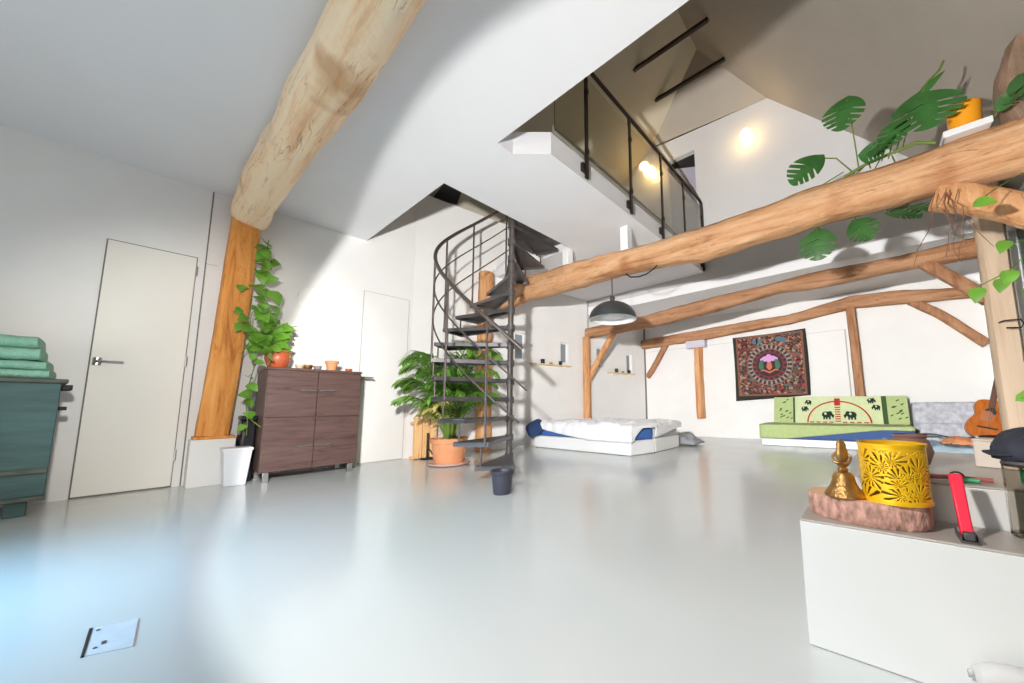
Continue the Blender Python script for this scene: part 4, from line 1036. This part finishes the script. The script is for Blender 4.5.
# things on the higher block
t = thing('clay_pot', 'round brown clay pot half hidden behind the golden lantern', 'pot', (.095, 1.66, .431))
MB().lathe([(.03, 0), (.045, .012), (.058, .05), (.05, .085), (.042, .095), (.045, .105), (.036, .105), (.03, .08)], (0, 0, 0), 28).build('body', M['brownpot'], t)
MB().lathe([(.044, .1), (.047, .104), (.044, .108)], (0, 0, 0), 28, cap=False).build('rim', M['brownpot'], t)
mb = MB(); mb.grid(lambda u, v: (-.04+.15*u, 1.95+.14*v, .436+.05*math.sin(PI*u)**.7*math.sin(PI*v)**.7*(1+.6*nz((u*5, v*5, 4)))), 18, 14)
tag(mb.build('folded_cloth', M['mauve'], loc=(.03, 2.02, .432), solid=.008, smooth=70), 'crumpled mauve cloth on the higher block behind the clay pot', 'cloth')
t = thing('cardboard_box', 'small beige card box on the higher block near the glass vase', 'box', (.315, 1.79, .431), rotz=rad(-20))
MB().box(-.045, .045, -.04, .04, 0, .085).build('body', M['beige'], t, bevel=.003)
MB().box(-.047, .047, -.042, .042, .085, .092).build('lid', M['beige'], t, bevel=.003)
t = thing('garden_pruner', 'small pruner with red and green handles on the front of the higher block', 'pruner', (.18, 1.43, .431))
MB().tube([(-.07, .0, .006), (-.02, .012, .007), (.06, .01, .006)], .006, 8).build('red_handle', mat('dull_red_grip', (168, 92, 84), .5), t)
MB().tube([(-.0, -.02, .006), (.02, -.022, .007), (.03, -.025, .006)], .006, 8).build('green_handle', M['greencap'], t)
MB().tube([(-.01+.014*math.cos(k*.6), .0, .012+.012*math.sin(k*.6)) for k in range(9)], .0025, 6).build('spring', M['greyplas'], t)
# fleece bundle in the corner
mb = MB(); mb.grid(lambda u, v: (.118+.5*u, .90+.275*v, .004+.145*math.sin(PI*min(.98, u+.05))**.15*math.sin(PI*(.03+.94*v))**.3*(1+.25*nz((u*4, v*4, 6)))), 30, 22)
tag(mb.build('fleece_bundle', M['fleece'], loc=(.35, .98, 0), smooth=80, solid=.01), 'off white fleece bundle on the floor in the bottom right corner', 'blanket')

# ---------------------------------------------------------------- monstera on the long beam
ZB = 2.435
km3 = lambda p: Vector((p[0]*kM, MY+p[1], .65+(p[2]-.65)*kM))
root = Vector((.25, MY, ZB))
t = thing('monstera_plant', 'monstera with split leaves growing along the long timber beam', 'plant', root)
fol = MB(); stm = MB(); rts = MB()
base = Vector((.06*kM, MY-.02, 2.46))
main_stem = [Vector((-.02, MY-.02, 2.46)), Vector((.12, MY-.03, 2.50)), Vector((.28, MY-.03, 2.52)), Vector((.42, MY-.02, 2.54)), Vector((.52, MY, 2.50))]
stm.tube(main_stem, .012, 8)
def ms(stemfrom, tip, d, size, up=(0, -1, .35), roll=0, droop=.15, wid=1):
    a, b = Vector(stemfrom), Vector(tip); mid = (a+b)/2+Vector((0, -.03, .05)); stm.tube([a, mid, b], .005, 6)
    leaf(fol, b, d, size, up, 'monstera', roll, droop, 0, wid)
J = MY-.18
ms((.08, MY, 2.47), (.05, J, 2.99), (-.25, -.15, -.9), .24, wid=1.0)
ms((.05, MY, 2.47), (-.16, J, 2.60), (-.75, -.15, -.5), .25, wid=1.0)
ms((.30, MY, 2.52), (.44, J, 2.78), (.12, -.2, -.95), .27, up=(.1, -1, .35), wid=1.25)
ms((.26, MY, 2.5), (.34, J+.03, 2.66), (-.5, -.2, -.75), .20, wid=.8)
ms((.22, MY, 2.5), (.27, J+.05, 2.60), (-.6, -.25, -.6), .17, roll=.5)
ms((.15, MY, 2.47), (.10, J+.06, 2.54), (.9, -.1, -.3), .14, roll=.4)
# leaves hanging behind and under the beam
J2 = MY+.17
for x_ in (-.20, .05, .18, .30): stm.tube([Vector((x_*.6+.1, MY-.02, 2.505)), Vector((x_, MY+.08, 2.50)), Vector((x_, J2, 2.42)), Vector((x_, J2, 2.19))], .005, 6)
ms((-.20, J2, 2.20), (-.245, J2, 2.14), (-.05, -.12, -1), .25, wid=1.0)
ms((.05, J2, 2.20), (.02, J2, 2.14), (.45, -.15, -.85), .20, wid=1.0)
ms((.18, J2, 2.20), (.24, J2, 2.14), (.8, -.1, -.35), .20, up=(.1, -.8, .8))
ms((.30, J2, 2.20), (.36, J2, 2.14), (.6, -.1, -.3), .16, up=(0, -.7, .9))
# dark bare shoots by the pot
leaf(fol, (.45, J+.02, 2.80), (.45, -.1, .35), .17, (0, -1, .3), 'heart', 0, .1, 0, .42); stm.tube([(.34, MY, 2.53), (.39, J+.1, 2.70), (.45, J+.02, 2.80)], .005, 6)
stm.tube([(.44, J+.02, 2.79), (.50, J+.02, 2.88), (.56, J+.02, 2.93), (.585, J+.02, 2.98)], .008, 6)
ms((.78, MY, 2.47), (.90, J, 2.64), (.3, -.3, -.7), .24, wid=.95)
ms((.76, MY, 2.47), (.79, J, 2.48), (.2, -.3, .25), .09)
for k in range(7):
    x = rp.uniform(.45, .58); z0 = 2.06; pts = [Vector((x, J+rp.uniform(-.02, .1), z0))]
    for i in range(7): pts.append(pts[-1]+Vector((rp.uniform(-.035, .035), rp.uniform(-.02, .02), -rp.uniform(.04, .09))))
    rts.tube(pts, [.003, .003, .003, .0025, .0025, .002, .002, .0015], 5)
rel_ = lambda mb: [v-root for v in mb.v]
for mb, nm, mm in ((fol, 'foliage', M['leafdark']), (stm, 'stems', M['stem']), (rts, 'aerial_roots', M['root'])):
    mb.v = rel_(mb); mb.build(nm, mm, t, smooth=60)
t = thing('planter_tray', 'white planter tray on the long beam under the orange pot', 'tray', (.64, MY-.04, 2.44))
m = MB(); m.box(-.10, .13, -.095, .095, .0, .012).box(-.10, .13, -.1, -.09, 0, .045).box(-.10, .13, .09, .1, 0, .045).box(-.10, -.09, -.095, .095, 0, .045).box(.12, .13, -.095, .095, 0, .045)
m.build('tray', M['white'], t, bevel=.003)
MB().box(-.088, .118, -.088, .088, .012, .02).build('drip_mat', M['soil'], t)
t = thing('plant_pot', 'orange yellow ceramic pot on the beam beside the monstera', 'pot', (.665, MY-.04, 2.464))
MB().lathe([(.07, 0), (.08, .01), (.086, .19), (.088, .196), (.082, .2), (.077, .165)], (0, 0, 0), 32).build('pot_body', M['mustard'], t)
MB().lathe([(.001, .17), (.076, .17)], (0, 0, 0), 24, cap=False).build('soil', M['soil'], t)
# trailing vine on the right
t = thing('trailing_vine', 'thin vine with a few light green leaves hanging before the pale post', 'plant', (.70, 2.9, 1.9))
fol = MB(); stm = MB(); O = Vector((.70, 2.9, 1.9))
vp = [Vector((.575, 2.95, 1.80)), Vector((.70, 3.1, 1.92)), Vector((.86, MY-.1, 2.06)), Vector((.90, 3.0, 1.7)), Vector((.78, 2.9, 1.52)), Vector((.66, 2.9, 1.50)), Vector((.74, 2.9, 1.46)), Vector((.66, 2.9, 1.36)), Vector((.60, 2.92, 1.33)), Vector((.53, 2.95, 1.30))]
stm.tube(vp, .0035, 5)
for p, d, s in (((.575, 2.95, 1.80), (.5, -.2, -.15), .09), ((.655, 2.9, 1.52), (-.3, -.3, -.6), .075), ((.655, 2.9, 1.35), (-.3, -.3, -.9), .085), ((.62, 2.9, 1.31), (-.2, -.3, -.9), .075), ((.535, 2.95, 1.29), (-.2, -.3, -.9), .085), ((.71, 2.9, 1.25), (.3, -.3, -.7), .085)):
    leaf(fol, p, d, s, up=(0, -1, .4))
leaf(fol, (.56, 2.6, .66), (.8, -.1, .55), .2, up=(.3, -1, .2), wid=.3)
stm.tube([(.90, 3.0, 1.7), (.86, 2.8, 1.1), (.80, 2.65, .72), (.56, 2.6, .66)], .003, 5)
for mb, nm, mm in ((fol, 'foliage', M['leaf']), (stm, 'stems', M['stem'])):
    mb.v = [v-O for v in mb.v]; mb.build(nm, mm, t, smooth=60)
# wire hook on the pale post
tag(MB().tube([(1.04, 5.135, 1.40), (1.05, 5.03, 1.40), (1.15, 5.03, 1.40), (1.17, 5.03, 1.36), (1.15, 5.03, 1.32), (1.06, 5.03, 1.33)], .007, 6).build('wire_hook', M['iron'], loc=(1.05, 5.06, 1.38)), 'black wire hook fixed to the front of the pale post', 'hook')

# ---------------------------------------------------------------- camera
cam = bpy.data.cameras.new('camera'); co = bpy.data.objects.new('camera', cam); COL.objects.link(co); S.camera = co
F, P, TI, RO, PXO, PYO = 3.54463395e+02, -6.70583056e-01, 1.15422485e-01, 1.27768291e-02, 74.9746471, 23.2446380
cy, sy_ = math.cos(P), math.sin(P); ct, st_ = math.cos(TI), math.sin(TI); cr, sr = math.cos(RO), math.sin(RO)
fw0 = Vector((sy_, cy, 0)); rt0 = Vector((cy, -sy_, 0))
fw = fw0*ct+Vector((0, 0, st_)); dn = -(Vector((0, 0, ct))-fw0*st_)
rr = rt0*cr+dn*sr; dd = -rt0*sr+dn*cr
co.matrix_world = Matrix(((rr.x, -dd.x, -fw.x, 0), (rr.y, -dd.y, -fw.y, 0), (rr.z, -dd.z, -fw.z, .65), (0, 0, 0, 1)))
cam.sensor_fit = 'HORIZONTAL'; cam.sensor_width = 36; cam.lens = 36*F/1024
cam.shift_x = -PXO/1024; cam.shift_y = PYO/1024
cam.clip_start = .02

# ---------------------------------------------------------------- light
w = bpy.data.worlds.new('world'); S.world = w; w.use_nodes = True
w.node_tree.nodes['Background'].inputs[0].default_value = (.97, .97, .97, 1); w.node_tree.nodes['Background'].inputs[1].default_value = .22
# photographer's flash, held left of the camera, pointing into the room
sp = bpy.data.lights.new('camera_flash', 'SPOT'); so = bpy.data.objects.new('camera_flash', sp); COL.objects.link(so)
so.location = (-.65, -.12, 1.28)
so.rotation_euler = Vector((-.30, .93, -.2)).to_track_quat('-Z', 'Y').to_euler()
sp.spot_size = rad(119.5); sp.spot_blend = .03; sp.shadow_soft_size = .05; sp.color = (1, .985, .965)
sp.use_nodes = True; nt = sp.node_tree; em = nt.nodes['Emission']; fo = nt.nodes.new('ShaderNodeLightFalloff')
fo.inputs['Strength'].default_value = 1.0; nt.links.new(fo.outputs['Constant'], em.inputs['Strength'])
sp.energy = 34
# added fill spot beside the flash, only there to brighten the left wall
s2 = bpy.data.lights.new('left_wall_fill', 'SPOT'); o2 = bpy.data.objects.new('left_wall_fill', s2); COL.objects.link(o2)
o2.location = (-.75, -.14, 1.28); o2.rotation_euler = Vector((-4.0, .62, -.35)).to_track_quat('-Z', 'Y').to_euler()
s2.spot_size = rad(46); s2.spot_blend = .75; s2.shadow_soft_size = .06; s2.color = (1, .96, .9); s2.energy = 17
s2.use_nodes = True; n2 = s2.node_tree; f2 = n2.nodes.new('ShaderNodeLightFalloff'); f2.inputs['Strength'].default_value = 1.0
n2.links.new(f2.outputs['Constant'], n2.nodes['Emission'].inputs['Strength'])
# daylight from the glazed opening behind the camera and a patch of blue sky light on the floor at the left
def area(name, loc, d, sx, sy, e, col, spread=180):
    ar = bpy.data.lights.new(name, 'AREA'); ao = bpy.data.objects.new(name, ar); COL.objects.link(ao)
    ar.shape = 'RECTANGLE'; ar.size = sx; ar.size_y = sy; ar.energy = e; ar.color = col; ar.spread = rad(spread)
    ao.location = loc; ao.rotation_euler = Vector(d).to_track_quat('-Z', 'Z').to_euler()
area('garden_door_daylight', (-1.6, -2.7, .8), (-.1, 1, -.1), 2.4, 1.2, 37, (1, .965, .91))
area('blue_sky_daylight', (-2.45, -1.5, .9), (.12, .95, -.75), .9, .5, 24, (.32, .66, 1), 100)
vs = S.view_settings; vs.view_transform = 'Standard'; vs.look = 'None'; vs.exposure = .1; vs.gamma = 1; vs.use_curve_mapping = False
